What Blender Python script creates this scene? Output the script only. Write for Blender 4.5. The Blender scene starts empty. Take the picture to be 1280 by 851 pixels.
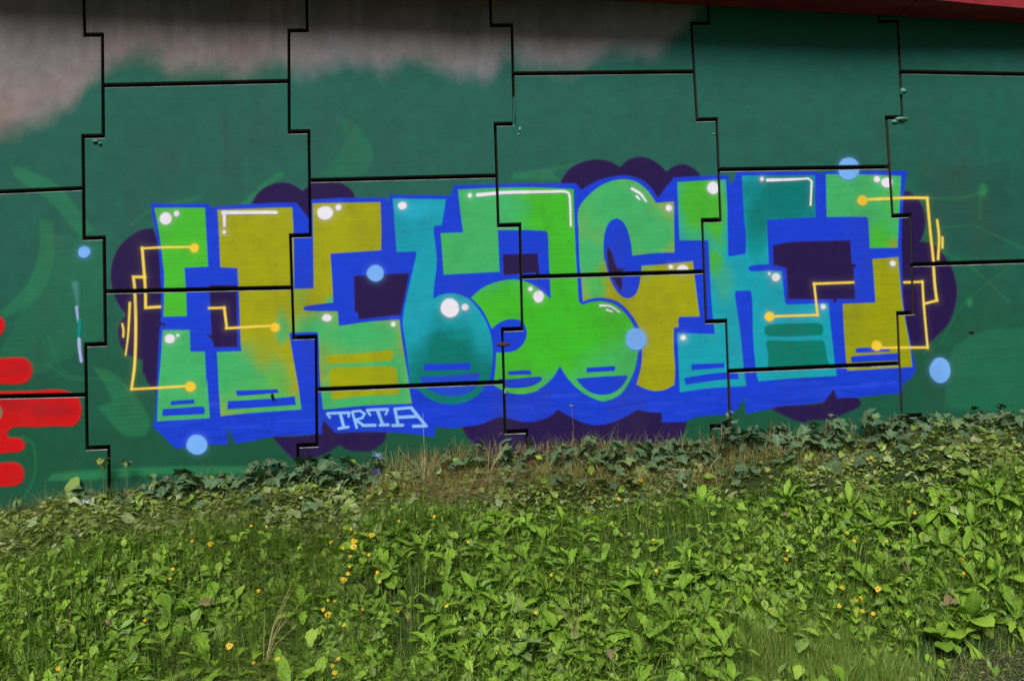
import bpy, bmesh, math, random
import numpy as np
from mathutils import Vector, Matrix
from mathutils.geometry import delaunay_2d_cdt

rng = np.random.default_rng(7)
random.seed(7)
S = bpy.context.scene
COL = S.collection

# ------------------------------------------------------------------ camera
F_PX = 1256.0                       # focal length in pixels of a 1280 wide picture
YAW, PITCH, ROLL = 0.0656, 0.0518, -0.0399
ZOFF = 4.32                         # height of the wall's reference row above the path
CAM = np.array([2.506, -7.355, -2.721 + ZOFF])
fw = np.array([math.sin(YAW)*math.cos(PITCH), math.cos(YAW)*math.cos(PITCH), math.sin(PITCH)])
r_ = np.array([math.cos(YAW), -math.sin(YAW), 0.0]); u_ = np.cross(r_, fw)
RX = r_*math.cos(ROLL) + u_*math.sin(ROLL)
UX = -r_*math.sin(ROLL) + u_*math.cos(ROLL)
cam = bpy.data.objects.new('camera', bpy.data.cameras.new('camera')); COL.objects.link(cam)
cam.data.sensor_fit = 'HORIZONTAL'; cam.data.sensor_width = 36.0
cam.data.lens = F_PX/1280*36.0; cam.data.clip_start = 0.05; cam.data.clip_end = 3000
cam.matrix_world = Matrix(((RX[0], UX[0], -fw[0], CAM[0]), (RX[1], UX[1], -fw[1], CAM[1]), (RX[2], UX[2], -fw[2], CAM[2]), (0, 0, 0, 1)))
S.camera = cam

# ------------------------------------------------------------------ light
SUN_EL, SUN_AZ = math.radians(45), math.radians(196)   # azimuth measured from +Y clockwise: the sun stands behind the camera, a little left
world = bpy.data.worlds.new('World'); S.world = world; world.use_nodes = True
wn = world.node_tree.nodes; wl = world.node_tree.links
sky = wn.new('ShaderNodeTexSky'); sky.sky_type = 'NISHITA'; sky.sun_disc = False
sky.sun_elevation = SUN_EL; sky.sun_rotation = SUN_AZ
sky.air_density = 1.0; sky.dust_density = 2.5; sky.ozone_density = 1.0
bg = wn['Background']; bg.inputs['Strength'].default_value = 0.05
wl.new(sky.outputs[0], bg.inputs['Color'])
sd_ = bpy.data.lights.new('sun', 'SUN'); sd_.energy = 4.8; sd_.angle = math.radians(27); sd_.color = (1.0, 0.975, 0.945)
sun = bpy.data.objects.new('sun', sd_); COL.objects.link(sun)
sdir = Vector((math.sin(SUN_AZ)*math.cos(SUN_EL), math.cos(SUN_AZ)*math.cos(SUN_EL), math.sin(SUN_EL)))
sun.rotation_euler = sdir.to_track_quat('Z', 'Y').to_euler()
vs = S.view_settings; vs.view_transform = 'Standard'; vs.look = 'None'; vs.gamma = 1; vs.exposure = -0.38; vs.use_curve_mapping = False

# ------------------------------------------------------------------ helpers
def px2w(px, py, yy=0.0):
    "where the sight line through a photograph pixel meets the vertical plane y = yy"
    px = np.asarray(px, float); py = np.asarray(py, float)
    d = fw*F_PX + (px[..., None]-640)*RX + (425.5-py[..., None])*UX
    t = (yy-CAM[1])/d[..., 1]
    p = CAM + d*t[..., None]
    return p
def wall(px, py):
    p = px2w(px, py); return p[..., 0], p[..., 2]

def link(o, parent=None):
    COL.objects.link(o)
    if parent: o.parent = parent
    return o
def mesh_obj(name, verts, faces, mat=None, parent=None, uvs=None, smooth=False):
    me = bpy.data.meshes.new(name); me.from_pydata([tuple(v) for v in verts], [], faces)
    if mat:
        for m in (mat if isinstance(mat, (list, tuple)) else [mat]): me.materials.append(m)
    if smooth: me.shade_smooth()
    me.update()
    return link(bpy.data.objects.new(name, me), parent)
def empty(name, loc=(0, 0, 0)):
    o = bpy.data.objects.new(name, None); o.location = loc; o.empty_display_size = 0.05
    return link(o)
def tag(o, label=None, cat=None, group=None, kind=None):
    if label: o['label'] = label
    if cat: o['category'] = cat
    if group: o['group'] = group
    if kind: o['kind'] = kind
    return o
def tube_data(pts, rad, n=6):
    pts = [Vector(p) for p in pts]; V = []; Fc = []
    if not hasattr(rad, '__len__'): rad = [rad]*len(pts)
    for i, p in enumerate(pts):
        t = (pts[min(i+1, len(pts)-1)]-pts[max(i-1, 0)]).normalized()
        a = t.orthogonal().normalized(); b = t.cross(a)
        for k in range(n):
            an = 2*math.pi*k/n; V.append(p+(a*math.cos(an)+b*math.sin(an))*rad[i])
    for i in range(len(pts)-1):
        for k in range(n):
            Fc.append((i*n+k, i*n+(k+1) % n, (i+1)*n+(k+1) % n, (i+1)*n+k))
    Fc.append(tuple(range(n))[::-1]); Fc.append(tuple(range((len(pts)-1)*n, len(pts)*n)))
    return V, Fc

class NT:
    def __init__(s, name):
        s.m = bpy.data.materials.new(name); s.m.use_nodes = True
        s.n = s.m.node_tree.nodes; s.l = s.m.node_tree.links; s.b = s.n['Principled BSDF']; s.out = s.n['Material Output']
    def new(s, t, **k):
        n = s.n.new(t)
        for a, v in k.items():
            if a.startswith('i_'):
                key = a[2:]; key = int(key) if key.isdigit() else key.replace('_', ' ')
                n.inputs[key].default_value = v
            else: setattr(n, a, v)
        return n
    def ln(s, a, b): s.l.new(a, b)
    def ramp(s, fac, stops):
        r = s.n.new('ShaderNodeValToRGB'); e = r.color_ramp.elements
        while len(e) < len(stops): e.new(0.5)
        for k, (p, c) in enumerate(stops): e[k].position = p; e[k].color = (*c, 1)
        s.ln(fac, r.inputs[0]); return r.outputs[0]
    def mix(s, fac, a, b, mode='MIX'):
        m = s.n.new('ShaderNodeMix'); m.data_type = 'RGBA'; m.blend_type = mode
        for sock, v in ((m.inputs[0], fac), (m.inputs[6], a), (m.inputs[7], b)):
            if isinstance(v, (int, float)): sock.default_value = v
            elif isinstance(v, tuple): sock.default_value = (*v, 1)
            else: s.ln(v, sock)
        return m.outputs[2]
    def math(s, op, a, b=0.0):
        m = s.n.new('ShaderNodeMath'); m.operation = op
        for k, v in enumerate((a, b)):
            if isinstance(v, (int, float)): m.inputs[k].default_value = v
            else: s.ln(v, m.inputs[k])
        return m.outputs[0]
    def noise(s, scale, detail=4, vec=None, rough=0.55, xyz=None):
        n = s.new('ShaderNodeTexNoise'); n.inputs['Scale'].default_value = scale; n.inputs['Detail'].default_value = detail; n.inputs['Roughness'].default_value = rough
        if vec is not None:
            if xyz:
                mp = s.new('ShaderNodeMapping'); mp.inputs['Scale'].default_value = xyz; s.ln(vec, mp.inputs[0]); vec = mp.outputs[0]
            s.ln(vec, n.inputs['Vector'])
        return n.outputs['Fac']
    def bump(s, h, strength=0.3, dist=0.01, nrm=None):
        b = s.new('ShaderNodeBump'); b.inputs['Strength'].default_value = strength; b.inputs['Distance'].default_value = dist
        s.ln(h, b.inputs['Height'])
        if nrm: s.ln(nrm, b.inputs['Normal'])
        return b.outputs[0]

# ------------------------------------------------------------------ the paint on the wall, drawn as a flat print in the wall's own metres
DBG = 1.0
tx0, tz1 = wall(-320, -330); tx1, tz0 = wall(1600, 720)
tx0 = float(tx0)-0.2; tx1 = float(tx1)+0.2; tz0 = float(tz0)-0.3; tz1 = float(tz1)+0.2
PPM = 345.0                              # texels per metre, about two per photograph pixel
TW = int((tx1-tx0)*PPM); TH = int((tz1-tz0)*PPM)
PXW = 171.0                              # photograph pixels per metre on the wall
K = PPM/PXW
def lin(c):
    c = np.array(c, np.float32)/255.0
    return np.where(c <= 0.04045, c/12.92, ((c+0.055)/1.055)**2.4).astype(np.float32)
def tex(pts):
    pts = np.asarray(pts, float); X, Z = wall(pts[:, 0], pts[:, 1])
    return np.stack([(X-tx0)*PPM, (Z-tz0)*PPM], 1)
def vnoise(w, h, cw, ch, seed):
    r = np.random.default_rng(seed); gw = int(w/cw)+3; gh = int(h/ch)+3
    g = r.random((gh, gw), dtype=np.float32)
    x = np.arange(w, dtype=np.float32)/cw; y = np.arange(h, dtype=np.float32)/ch
    xi = x.astype(int); yi = y.astype(int); fx = x-xi; fy = y-yi
    fx = fx*fx*(3-2*fx); fy = (fy*fy*(3-2*fy))[:, None]
    a = g[yi][:, xi]*(1-fx)+g[yi][:, xi+1]*fx
    b = g[yi+1][:, xi]*(1-fx)+g[yi+1][:, xi+1]*fx
    return a*(1-fy)+b*fy
def fbm(w, h, c, seed, asp=1.0, octv=4):
    o = 0; a = 0.5
    for k in range(octv): o = o+a*vnoise(w, h, max(1.5, c*asp/2**k), max(1.5, c/2**k), seed+k); a *= 0.5
    return o/(1-0.5**octv)
IMG = np.zeros((TH, TW, 3), np.float32)

def smooth_poly(P, closed=True, ang=48):
    P = [np.array(p, float) for p in P]; n = len(P); out = []
    def turn(i):
        if not closed and i in (0, n-1): return 180
        a = P[i]-P[i-1]; b = P[(i+1) % n]-P[i]
        la = np.hypot(*a); lb = np.hypot(*b)
        if la < 1e-6 or lb < 1e-6: return 180
        return math.degrees(math.acos(max(-1, min(1, float(a@b)/(la*lb)))))
    T = []
    for i in range(n):
        if turn(i) > ang: T.append(None)
        else: T.append((P[(i+1) % n]-P[i-1]))
    for i in range(n if closed else n-1):
        p0 = P[i]; p1 = P[(i+1) % n]; L = np.hypot(*(p1-p0)); c = p1-p0
        def tan(t):
            if t is None: return c*1.0
            l = np.hypot(*t); return t/max(l, 1e-6)*L
        if T[i] is None and T[(i+1) % n] is None: out.append(p0); continue
        a = tan(T[i]); b = tan(T[(i+1) % n]); m = 6 if L > 12 else 3
        for k in range(m):
            t = k/m; t2 = t*t; t3 = t2*t
            out.append((2*t3-3*t2+1)*p0+(t3-2*t2+t)*a+(-2*t3+3*t2)*p1+(t3-t2)*b)
    if not closed: out.append(P[-1])
    return np.array(out)

def poly_alpha(T, soft):
    "soft coverage of a polygon given in texels"
    m = int(soft*2+4)
    x0 = max(0, int(T[:, 0].min())-m); x1 = min(TW, int(T[:, 0].max())+m+1)
    y0 = max(0, int(T[:, 1].min())-m); y1 = min(TH, int(T[:, 1].max())+m+1)
    if x1 <= x0 or y1 <= y0: return None
    W = x1-x0; H = y1-y0
    ins = np.zeros((H, W), bool); D = np.full((H, W), m*1.0, np.float32)
    xs = np.arange(x0, x1)+0.5; ys = np.arange(y0, y1)+0.5
    n = len(T)
    for i in range(n):
        ax, ay = T[i]; bx, by = T[(i+1) % n]
        if ay != by:
            lo, hi = min(ay, by), max(ay, by)
            r0 = max(0, int(math.ceil(lo-0.5-y0))); r1 = min(H, int(math.ceil(hi-0.5-y0)))
            if r1 > r0:
                yy = ys[r0:r1]; xc = ax+(yy-ay)*(bx-ax)/(by-ay)
                ins[r0:r1] ^= xs[None, :] > xc[:, None]
        sx0 = max(0, int(min(ax, bx))-m-x0); sx1 = min(W, int(max(ax, bx))+m+1-x0)
        sy0 = max(0, int(min(ay, by))-m-y0); sy1 = min(H, int(max(ay, by))+m+1-y0)
        if sx1 <= sx0 or sy1 <= sy0: continue
        gx = xs[sx0:sx1][None, :]-ax; gy = ys[sy0:sy1][:, None]-ay
        dx, dy = bx-ax, by-ay; l2 = dx*dx+dy*dy+1e-9
        t = np.clip((gx*dx+gy*dy)/l2, 0, 1)
        d = np.sqrt((gx-t*dx)**2+(gy-t*dy)**2)
        sub = D[sy0:sy1, sx0:sx1]; np.minimum(sub, d, out=sub)
    sd = np.where(ins, D, -D)
    return y0, y1, x0, x1, sd
def cover(sd, soft):
    a = np.clip(0.5+sd/(2*soft), 0, 1); return a*a*(3-2*a)
def blend(box, a, c):
    y0, y1, x0, x1 = box; s = IMG[y0:y1, x0:x1]
    s += (c-s)*a[..., None]

SHAPES = []          # (part name, layer, polygon in metres, label)  - every painted shape also becomes a film of paint cut by the joints
def film(name, layer, P, owner='mural', label=None):
    X, Z = wall(P[:, 0], P[:, 1]); SHAPES.append((name, layer, list(zip(X.tolist(), Z.tolist())), owner, label))
def fill(P, col, soft=1.1, blobs=(), name=None, layer=3, owner='mural', label=None, edge=None, alpha=1.0, streak=0.10, ang=48):
    P = smooth_poly(P, ang=ang); T = tex(P)
    r = poly_alpha(T, soft*K)
    if r is None: return
    y0, y1, x0, x1, sd = r; a = cover(sd, soft*K)*alpha
    c = np.broadcast_to(lin(col), (y1-y0, x1-x0, 3)).copy()
    xs = np.arange(x0, x1)+0.5; ys = np.arange(y0, y1)+0.5
    for (bx, by, rx, ry, bc, ba) in blobs:
        ((cx, cy),) = tex([(bx, by)])
        wob = (WOB[y0:y1, x0:x1]-0.5)*0.8
        d = np.sqrt(((xs[None, :]-cx)/(rx*K))**2+((ys[:, None]-cy)/(ry*K))**2)+wob
        w = np.clip(1.35-d, 0, 1); w = w*w*(3-2*w)*ba
        c += (lin(bc)-c)*w[..., None]
    c *= (1-streak+2*streak*STR[y0:y1, x0:x1])[..., None]
    if edge is not None:
        ec, ew, ea = edge
        e = np.exp(-np.maximum(sd, 0)/(ew*K))*ea; c += (lin(ec)-c)*e[..., None]
    blend((y0, y1, x0, x1), a, c)
    if name: film(name, layer, P, owner, label)
def stroke_poly(pts, w0, w1=None, cap=True):
    pts = smooth_poly(pts, closed=False, ang=30) if len(pts) > 2 else np.array(pts, float)
    w1 = w0 if w1 is None else w1; n = len(pts); L = []; R = []
    for i, p in enumerate(pts):
        a = pts[max(0, i-1)]; b = pts[min(n-1, i+1)]
        w = (w0+(w1-w0)*i/(n-1))/2
        if 0 < i < n-1:
            d1 = (p-a)/max(np.hypot(*(p-a)), 1e-6); d2 = (b-p)/max(np.hypot(*(b-p)), 1e-6)
            t = d1+d2; t /= max(np.hypot(*t), 1e-6); nrm = np.array([-t[1], t[0]]); k = 1/max(0.5, float(nrm@np.array([-d1[1], d1[0]])))
        else:
            t = (b-a)/max(np.hypot(*(b-a)), 1e-6); nrm = np.array([-t[1], t[0]]); k = 1
        L.append(p+nrm*w*k); R.append(p-nrm*w*k)
        if i == 0 and cap: first = [p-t*w*0.8-nrm*w*0.6, p-t*w*0.8+nrm*w*0.6]
        if i == n-1 and cap: last = [p+t*w*0.8+nrm*w*0.6, p+t*w*0.8-nrm*w*0.6]
    out = L+(last if cap else [])+R[::-1]+(first if cap else [])
    return np.array(out)
def stroke(pts, w, col, w1=None, soft=0.9, name=None, layer=6, owner='mural', label=None, alpha=1.0, halo=0.0, on_blue=False):
    P = stroke_poly(pts, w, w1); T = tex(P)
    if halo:
        r = poly_alpha(T, 5*K)
        if r: blend(r[:4], np.exp(-(np.maximum(-r[4], 0)/(2.6*K)))*halo*(r[4] > -9.5*K), lin(col))
    r = poly_alpha(T, soft*K)
    if r is None: return
    if on_blue: s_ = IMG[r[0]:r[1], r[2]:r[3]]; alpha = alpha*((s_[..., 2] > 0.30) & (s_[..., 1] < 0.10) & (s_[..., 0] < 0.05))
    blend(r[:4], cover(r[4], soft*K)*alpha, lin(col)*(0.95+0.1*STR[r[0]:r[1], r[2]:r[3]])[..., None])
    if name: film(name, layer, P, owner, label)
def dot(x, y, rx, ry=None, col=(236, 230, 244), soft=1.2, name='paint_dot', layer=7, owner='mural', label=None, halo=0.14):
    ry = ry or rx; ph = rng.random()*6
    P = np.array([(x+rx*math.cos(a)*(1+0.03*math.sin(3*a+ph)), y+ry*math.sin(a)*(1+0.03*math.sin(2*a+ph))) for a in np.linspace(0, 2*math.pi, 20, endpoint=False)])
    T = tex(P)
    if halo:
        r = poly_alpha(T, 5*K)
        if r: blend(r[:4], np.exp(-(np.maximum(-r[4], 0)/(2.4*K)))*halo*(r[4] > -9.5*K), lin(col))
    r = poly_alpha(T, soft*K)
    if r is None: return
    blend(r[:4], cover(r[4], soft*K), lin(col))
    if name: film(name, layer, P, owner, label)
SC = 6.0777
def Z(ox, oy, *p): return [(ox+a/SC, oy+b/SC) for a, b in p]
W = {1: (130, 220), 2: (130, 340), 3: (130, 450), 4: (310, 220), 5: (310, 340), 6: (310, 450), 7: (480, 220), 8: (480, 340), 9: (480, 450), 10: (670, 190),
     11: (670, 320), 12: (670, 440), 13: (840, 200), 14: (840, 330), 15: (840, 420), 16: (1010, 190), 17: (1010, 310), 18: (1010, 410), 20: (0, 440), 21: (0, 540)}
def z(k, *p): return Z(W[k][0], W[k][1], *p)

WOB = fbm(TW, TH, 60, 11, 1.0, 4)
STR = 0.6*fbm(TW, TH, 5, 31, 16.0, 2)+0.4*fbm(TW, TH, 140, 41, 1.0, 3)
rowv = np.arange(TH, dtype=np.float32)[:, None]
STR = np.clip(STR+0.22*np.sin(rowv*0.62+9*vnoise(TW, TH, 260, 40, 77))*np.clip(vnoise(TW, TH, 120, 30, 78)*2-0.7, 0, 1), 0, 1); del rowv
BIG = fbm(TW, TH, 420, 51, 1.2, 4)
FIN = fbm(TW, TH, 26, 61, 1.0, 4)

# green wall paint, rolled; more saturated sprayed green low down; raw concrete above its ragged edge
yy = (tz1-(np.arange(TH)+0.5)/PPM-tz0)      # metres below the texture top
def row_of(py): return float(tex([(640, py)])[0, 1])
v = (np.arange(TH)+0.5)
low = np.clip((row_of(300)-v)/(row_of(300)-row_of(540)), 0, 1)[:, None]
xs_px = np.linspace(-320, 1600, TW)
g0 = lin((36, 97, 84)); g1 = lin((23, 84, 59)); g2 = lin((38, 100, 84))
t = np.clip(low+(BIG-0.5)*0.9, 0, 1)
IMG[:] = g0+(g1-g0)*t[..., None]
right = np.clip((xs_px-850)/350, 0, 1)[None, :, None]*0.35
IMG += (lin((30, 92, 76))-IMG)*right
IMG *= (0.95+0.10*STR)[..., None]*(0.96+0.08*FIN)[..., None]

# ghosts of older pieces under the green
G1 = (42, 134, 88)
for P, a in [([(15, 208), (40, 214), (75, 235), (118, 288), (100, 296), (60, 250), (20, 222)], 0.30),
             ([(50, 275), (68, 275), (66, 330), (48, 372), (12, 395), (0, 392), (30, 360), (48, 320)], 0.26),
             ([(60, 292), (130, 300), (128, 420), (40, 470), (-10, 460), (20, 400)], 0.13),
             (z(20, (700, 110), (860, 160), (960, 250), (1080, 400), (1140, 540), (1100, 635), (940, 635), (830, 520), (740, 420), (850, 380), (800, 260)), 0.26),
             ([(425, 148), (450, 160), (466, 186), (464, 205), (450, 218), (402, 218), (430, 180)], 0.15),
             ([(65, 150+442), (105, 588), (210, 583), (330, 583), (330, 592), (210, 593), (100, 600), (60, 600)], 0.45),
             ([(1145, 200), (1200, 208), (1262, 203), (1258, 300), (1225, 322), (1160, 300)], -0.22),
             ([(1215, 262), (1240, 225), (1290, 215), (1300, 300), (1240, 300)], -0.18),
             ([(1190, 440), (1215, 420), (1260, 410), (1340, 420), (1340, 520), (1180, 510)], 0.18),
             ([(690, 215), (720, 205), (660, 214), (640, 216), (640, 224), (700, 226)], 0.3)]:
    c = G1 if a > 0 else (34, 76, 66)
    fill(P, c, soft=3.0, alpha=min(1, abs(a)*1.6), streak=0.2, blobs=[(P[0][0], P[0][1], 30, 30, (70, 130, 80), 0.3)])
for P, w, a in [([(352, 218), (330, 232), (300, 262)], 8, 0.4), ([(250, 247), (190, 262), (165, 280)], 5, 0.25), ([(1160, 248), (1200, 248), (1230, 240)], 2.5, 0.4),
                ([(1175, 285), (1215, 281), (1280, 312), (1330, 340)], 2, 0.35), ([(1178, 315), (1215, 335), (1262, 378)], 2.5, 0.3), ([(1225, 242), (1224, 275)], 3, 0.3),
                ([(1330, 300), (1270, 330), (1205, 380), (1175, 430)], 2, 0.22), ([(150, 640-165), (90, 470), (75, 460), (60, 420)], 3, 0.18), ([(28, 545), (42, 555), (44, 590), (30, 620), (5, 645)], 2.5, 0.35),
                ([(60, 455), (85, 472), (107, 475)], 3, 0.25), ([(280, 140), (282, 175), (281, 210)], 4, -0.3), ([(420, 132), (455, 165), (475, 200)], 5, -0.18),
                ([(170, 210), (180, 185), (200, 182), (215, 220)], 3, -0.12), ([(60, 415), (85, 405), (130, 380)], 3, -0.25), ([(50, 430), (52, 460), (58, 490)], 6, -0.2)]:
    stroke(P, w, (52, 150, 90) if a > 0 else (30, 70, 64), soft=1.8, alpha=abs(a)*0.7)
dot(1228, 238, 5, 7, (46, 130, 84), soft=6, name=None, halo=0)
dot(1212, 378, 3, 5, (46, 130, 84), soft=4, name=None, halo=0)
# raw concrete
edge_pts = [(-320, 120), (-60, 160), (0, 168), (30, 155), (60, 143), (92, 130), (108, 104), (128, 86), (140, 82), (150, 74), (175, 66), (200, 74), (215, 90), (245, 88), (265, 82), (300, 90),
            (330, 78), (350, 72), (365, 88), (385, 94), (405, 82), (430, 74), (460, 78), (478, 88), (500, 76), (530, 72), (555, 84), (590, 96), (612, 98), (622, 80), (630, 58), (645, 70), (680, 86), (720, 86), (750, 66), (780, 60), (820, 66), (850, 40), (880, 0), (960, -60), (1600, -200)]
xe = np.array([p[0] for p in edge_pts]); ye = np.array([p[1] for p in edge_pts])
rowe = np.interp(xs_px, xe, ye); kk = np.hanning(71); kk /= kk.sum(); rowe = np.convolve(np.pad(rowe, 35, mode='edge'), kk, 'valid')
ep = tex([(a, b) for a, b in zip(xs_px[::8], rowe[::8])])
edge_row = np.interp(np.arange(TW)+0.5, ep[:, 0], ep[:, 1])
dd = v[:, None]-edge_row[None, :]+(WOB-0.5)*34+(FIN-0.5)*12
am = np.clip(0.5+dd/(2*21*K), 0, 1); am = am*am*(3-2*am)
conc = lin((134, 132, 141))+(lin((134, 117, 114))-lin((134, 132, 141)))*np.clip((BIG-0.42)*4, 0, 1)[..., None]
drip = fbm(TW, TH, 900, 71, 0.02, 4)
conc = conc*(0.80+0.25*drip+0.2*FIN)[..., None]
stain = np.clip(1-(np.abs(dd-60)/110), 0, 1)[..., None]*0.22
conc += (lin((146, 114, 98))-conc)*stain
grime_shade = np.clip((v[:, None]-(edge_row[None, :]+40*K*0.5))/(70*K)+(drip-0.5)*1.6, 0, 1)[..., None]*0.45*np.clip((xs_px+20)/160, 0.15, 1)[None, :, None]  # streaky grime plus the girder's shade, both painted into the concrete colour
conc += (lin((62, 54, 40))-conc)*grime_shade; del grime_shade, stain
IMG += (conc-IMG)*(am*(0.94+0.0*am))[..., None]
del conc, dd, am

PUR = (37, 19, 74); BLU = (22, 62, 214); GRN = (66, 186, 42); MINT = (66, 178, 104); OLI = (160, 162, 14); CYA = (20, 160, 180); TEA = (0, 116, 110); YEL = (247, 213, 84); LBL = (122, 180, 255); WHI = (238, 232, 246)
PE = ((62, 36, 92), 1.2, 0.35)
# purple clouds
fill(z(1, (370, 395), (270, 415), (180, 470), (100, 560), (60, 660), (45, 800))+z(2, (50, 60), (70, 160), (110, 250), (165, 325), (122, 380), (105, 450), (120, 540), (165, 615), (230, 655), (290, 668), (292, 780))+z(3, (300, 100), (340, 190), (395, 250), (480, 200))+z(1, (480, 700)),
     PUR, 1.5, name='purple_cloud', layer=1, edge=PE)
fill(z(4, (25, 210), (70, 135), (130, 85), (200, 58), (270, 50), (340, 65), (412, 112), (450, 85), (480, 58), (560, 48), (650, 46), (720, 62), (785, 108), (820, 172), (700, 230), (470, 400), (300, 300)), PUR, 1.5, name='purple_cloud', layer=1, edge=PE)
fill(z(10, (182, 235), (205, 190), (260, 125), (345, 80), (450, 58), (560, 75), (635, 115), (700, 62), (790, 38), (880, 60), (950, 110), (990, 150), (1040, 112), (1110, 95), (1190, 122), (1250, 178), (1150, 300), (925, 400), (700, 320), (345, 330)), PUR, 1.5, name='purple_cloud', layer=1, edge=PE)
fill(z(16, (690, 290), (740, 298), (800, 325), (860, 400), (890, 500), (882, 600), (850, 682), (930, 692), (1000, 748), (1060, 830))+z(17, (1100, 170), (1130, 300), (1125, 400), (1080, 550), (1000, 650), (900, 732), (800, 745), (700, 740)), PUR, 1.5, name='purple_cloud', layer=1, edge=PE)
fill(z(9, (590, 490), (600, 530), (640, 600), (700, 655), (800, 720), (1000, 800))+z(12, (0, 800), (300, 790), (490, 690), (700, 680), (1000, 690), (1110, 630), (1150, 520), (900, 400), (165, 400)), PUR, 1.6, name='purple_cloud', layer=1, edge=PE)

# the blue mass behind and around the letters
BLUE = z(1, (350, 205), (560, 214), (785, 210), (828, 244), (860, 232), (1276, 205))+z(4, (370, 205), (460, 325), (474, 345), (478, 180), (700, 168), (1040, 165), (1060, 195), (1075, 146))+\
    z(7, (60, 143), (490, 150), (508, 150), (528, 72), (860, 65))+z(10, (0, 241), (300, 240), (345, 290), (420, 245), (490, 212), (560, 193), (650, 180), (740, 192), (820, 225), (880, 283), (925, 352), (985, 270), (1045, 200))+\
    z(13, (0, 135), (425, 114), (432, 150), (440, 200), (470, 150), (493, 92), (1100, 88), (1130, 112), (1150, 90))+z(16, (600, 145), (752, 145), (738, 220), (722, 380), (712, 560), (708, 740))+\
    z(17, (710, 20), (716, 200), (726, 400), (745, 560), (775, 700))+z(18, (795, 190), (820, 310), (790, 370), (722, 420), (716, 492), (480, 515), (220, 545), (0, 577))+z(15, (750, 552), (560, 592), (548, 465), (500, 545), (455, 592), (200, 612), (110, 645))+\
    z(12, (1140, 530), (955, 535), (955, 460), (870, 456), (770, 440), (640, 510), (530, 545), (420, 552), (300, 512), (225, 470), (165, 435), (100, 490), (0, 525))+z(9, (1200, 455), (1100, 470), (1000, 457), (930, 440), (875, 430), (720, 490), (600, 506), (520, 518), (385, 510), (385, 585), (200, 560), (0, 547))+\
    z(6, (850, 548), (660, 552), (620, 560), (180, 585), (0, 620))+z(3, (1000, 636), (935, 510), (940, 642), (790, 645), (545, 672), (515, 645), (430, 560), (372, 510), (388, 400), (400, 200))+\
    z(2, (405, 700), (418, 500), (430, 330), (432, 130))+z(1, (430, 820), (418, 620), (395, 440), (368, 310))
fill(BLUE, BLU, 1.3, name='blue_outline', layer=2, ang=30, streak=0.12)
# overlapping roller and can strokes inside the blue
rs = random.Random(5)
for k in range(150):
    bx_ = rs.uniform(200, 1120); by_ = 540-(bx_-200)*0.055+rs.uniform(-34, 16); L = rs.uniform(12, 60)
    if k % 3 == 0: stroke([(bx_-L, by_+rs.uniform(-4, 4)), (bx_, by_+rs.uniform(3, 9)), (bx_+L, by_+rs.uniform(-4, 2))], rs.uniform(1.0, 2.4), (16, 44, 168), soft=1.2, alpha=0.4, on_blue=True)
    elif k % 3 == 1: stroke([(bx_-L*0.6, by_), (bx_+L*0.6, by_-L*0.05)], rs.uniform(1.5, 4), (52, 86, 235), soft=1.6, alpha=0.28, on_blue=True)
    else: stroke([(bx_, by_-8), (bx_+rs.uniform(-2, 2), by_+rs.uniform(2, 10))], rs.uniform(1, 3), (18, 48, 180), soft=1.2, alpha=0.3, on_blue=True)
# purple shapes over the blue
fill(z(6, (183, 583), (240, 650), (330, 740), (380, 770), (470, 750), (560, 722), (640, 682), (690, 645), (760, 682), (850, 696), (930, 690), (1000, 652), (1045, 600), (1052, 545), (850, 545), (660, 552), (620, 505), (575, 455), (560, 500), (560, 558), (400, 575)), PUR, 1.4, name='purple_cloud', layer=3, edge=PE)
fill(z(15, (745, 548), (860, 528), (1130, 510), (1190, 450), (1225, 400), (1250, 470))+z(18, (215, 532), (370, 530), (402, 560), (385, 600), (300, 640), (170, 690), (0, 705))+z(15, (1000, 660), (850, 605)), PUR, 1.4, name='purple_cloud', layer=3, edge=PE)
fill(z(2, (380, 370), (425, 375), (478, 408), (420, 408), (380, 420)), PUR, 1.0, edge=PE)
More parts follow.
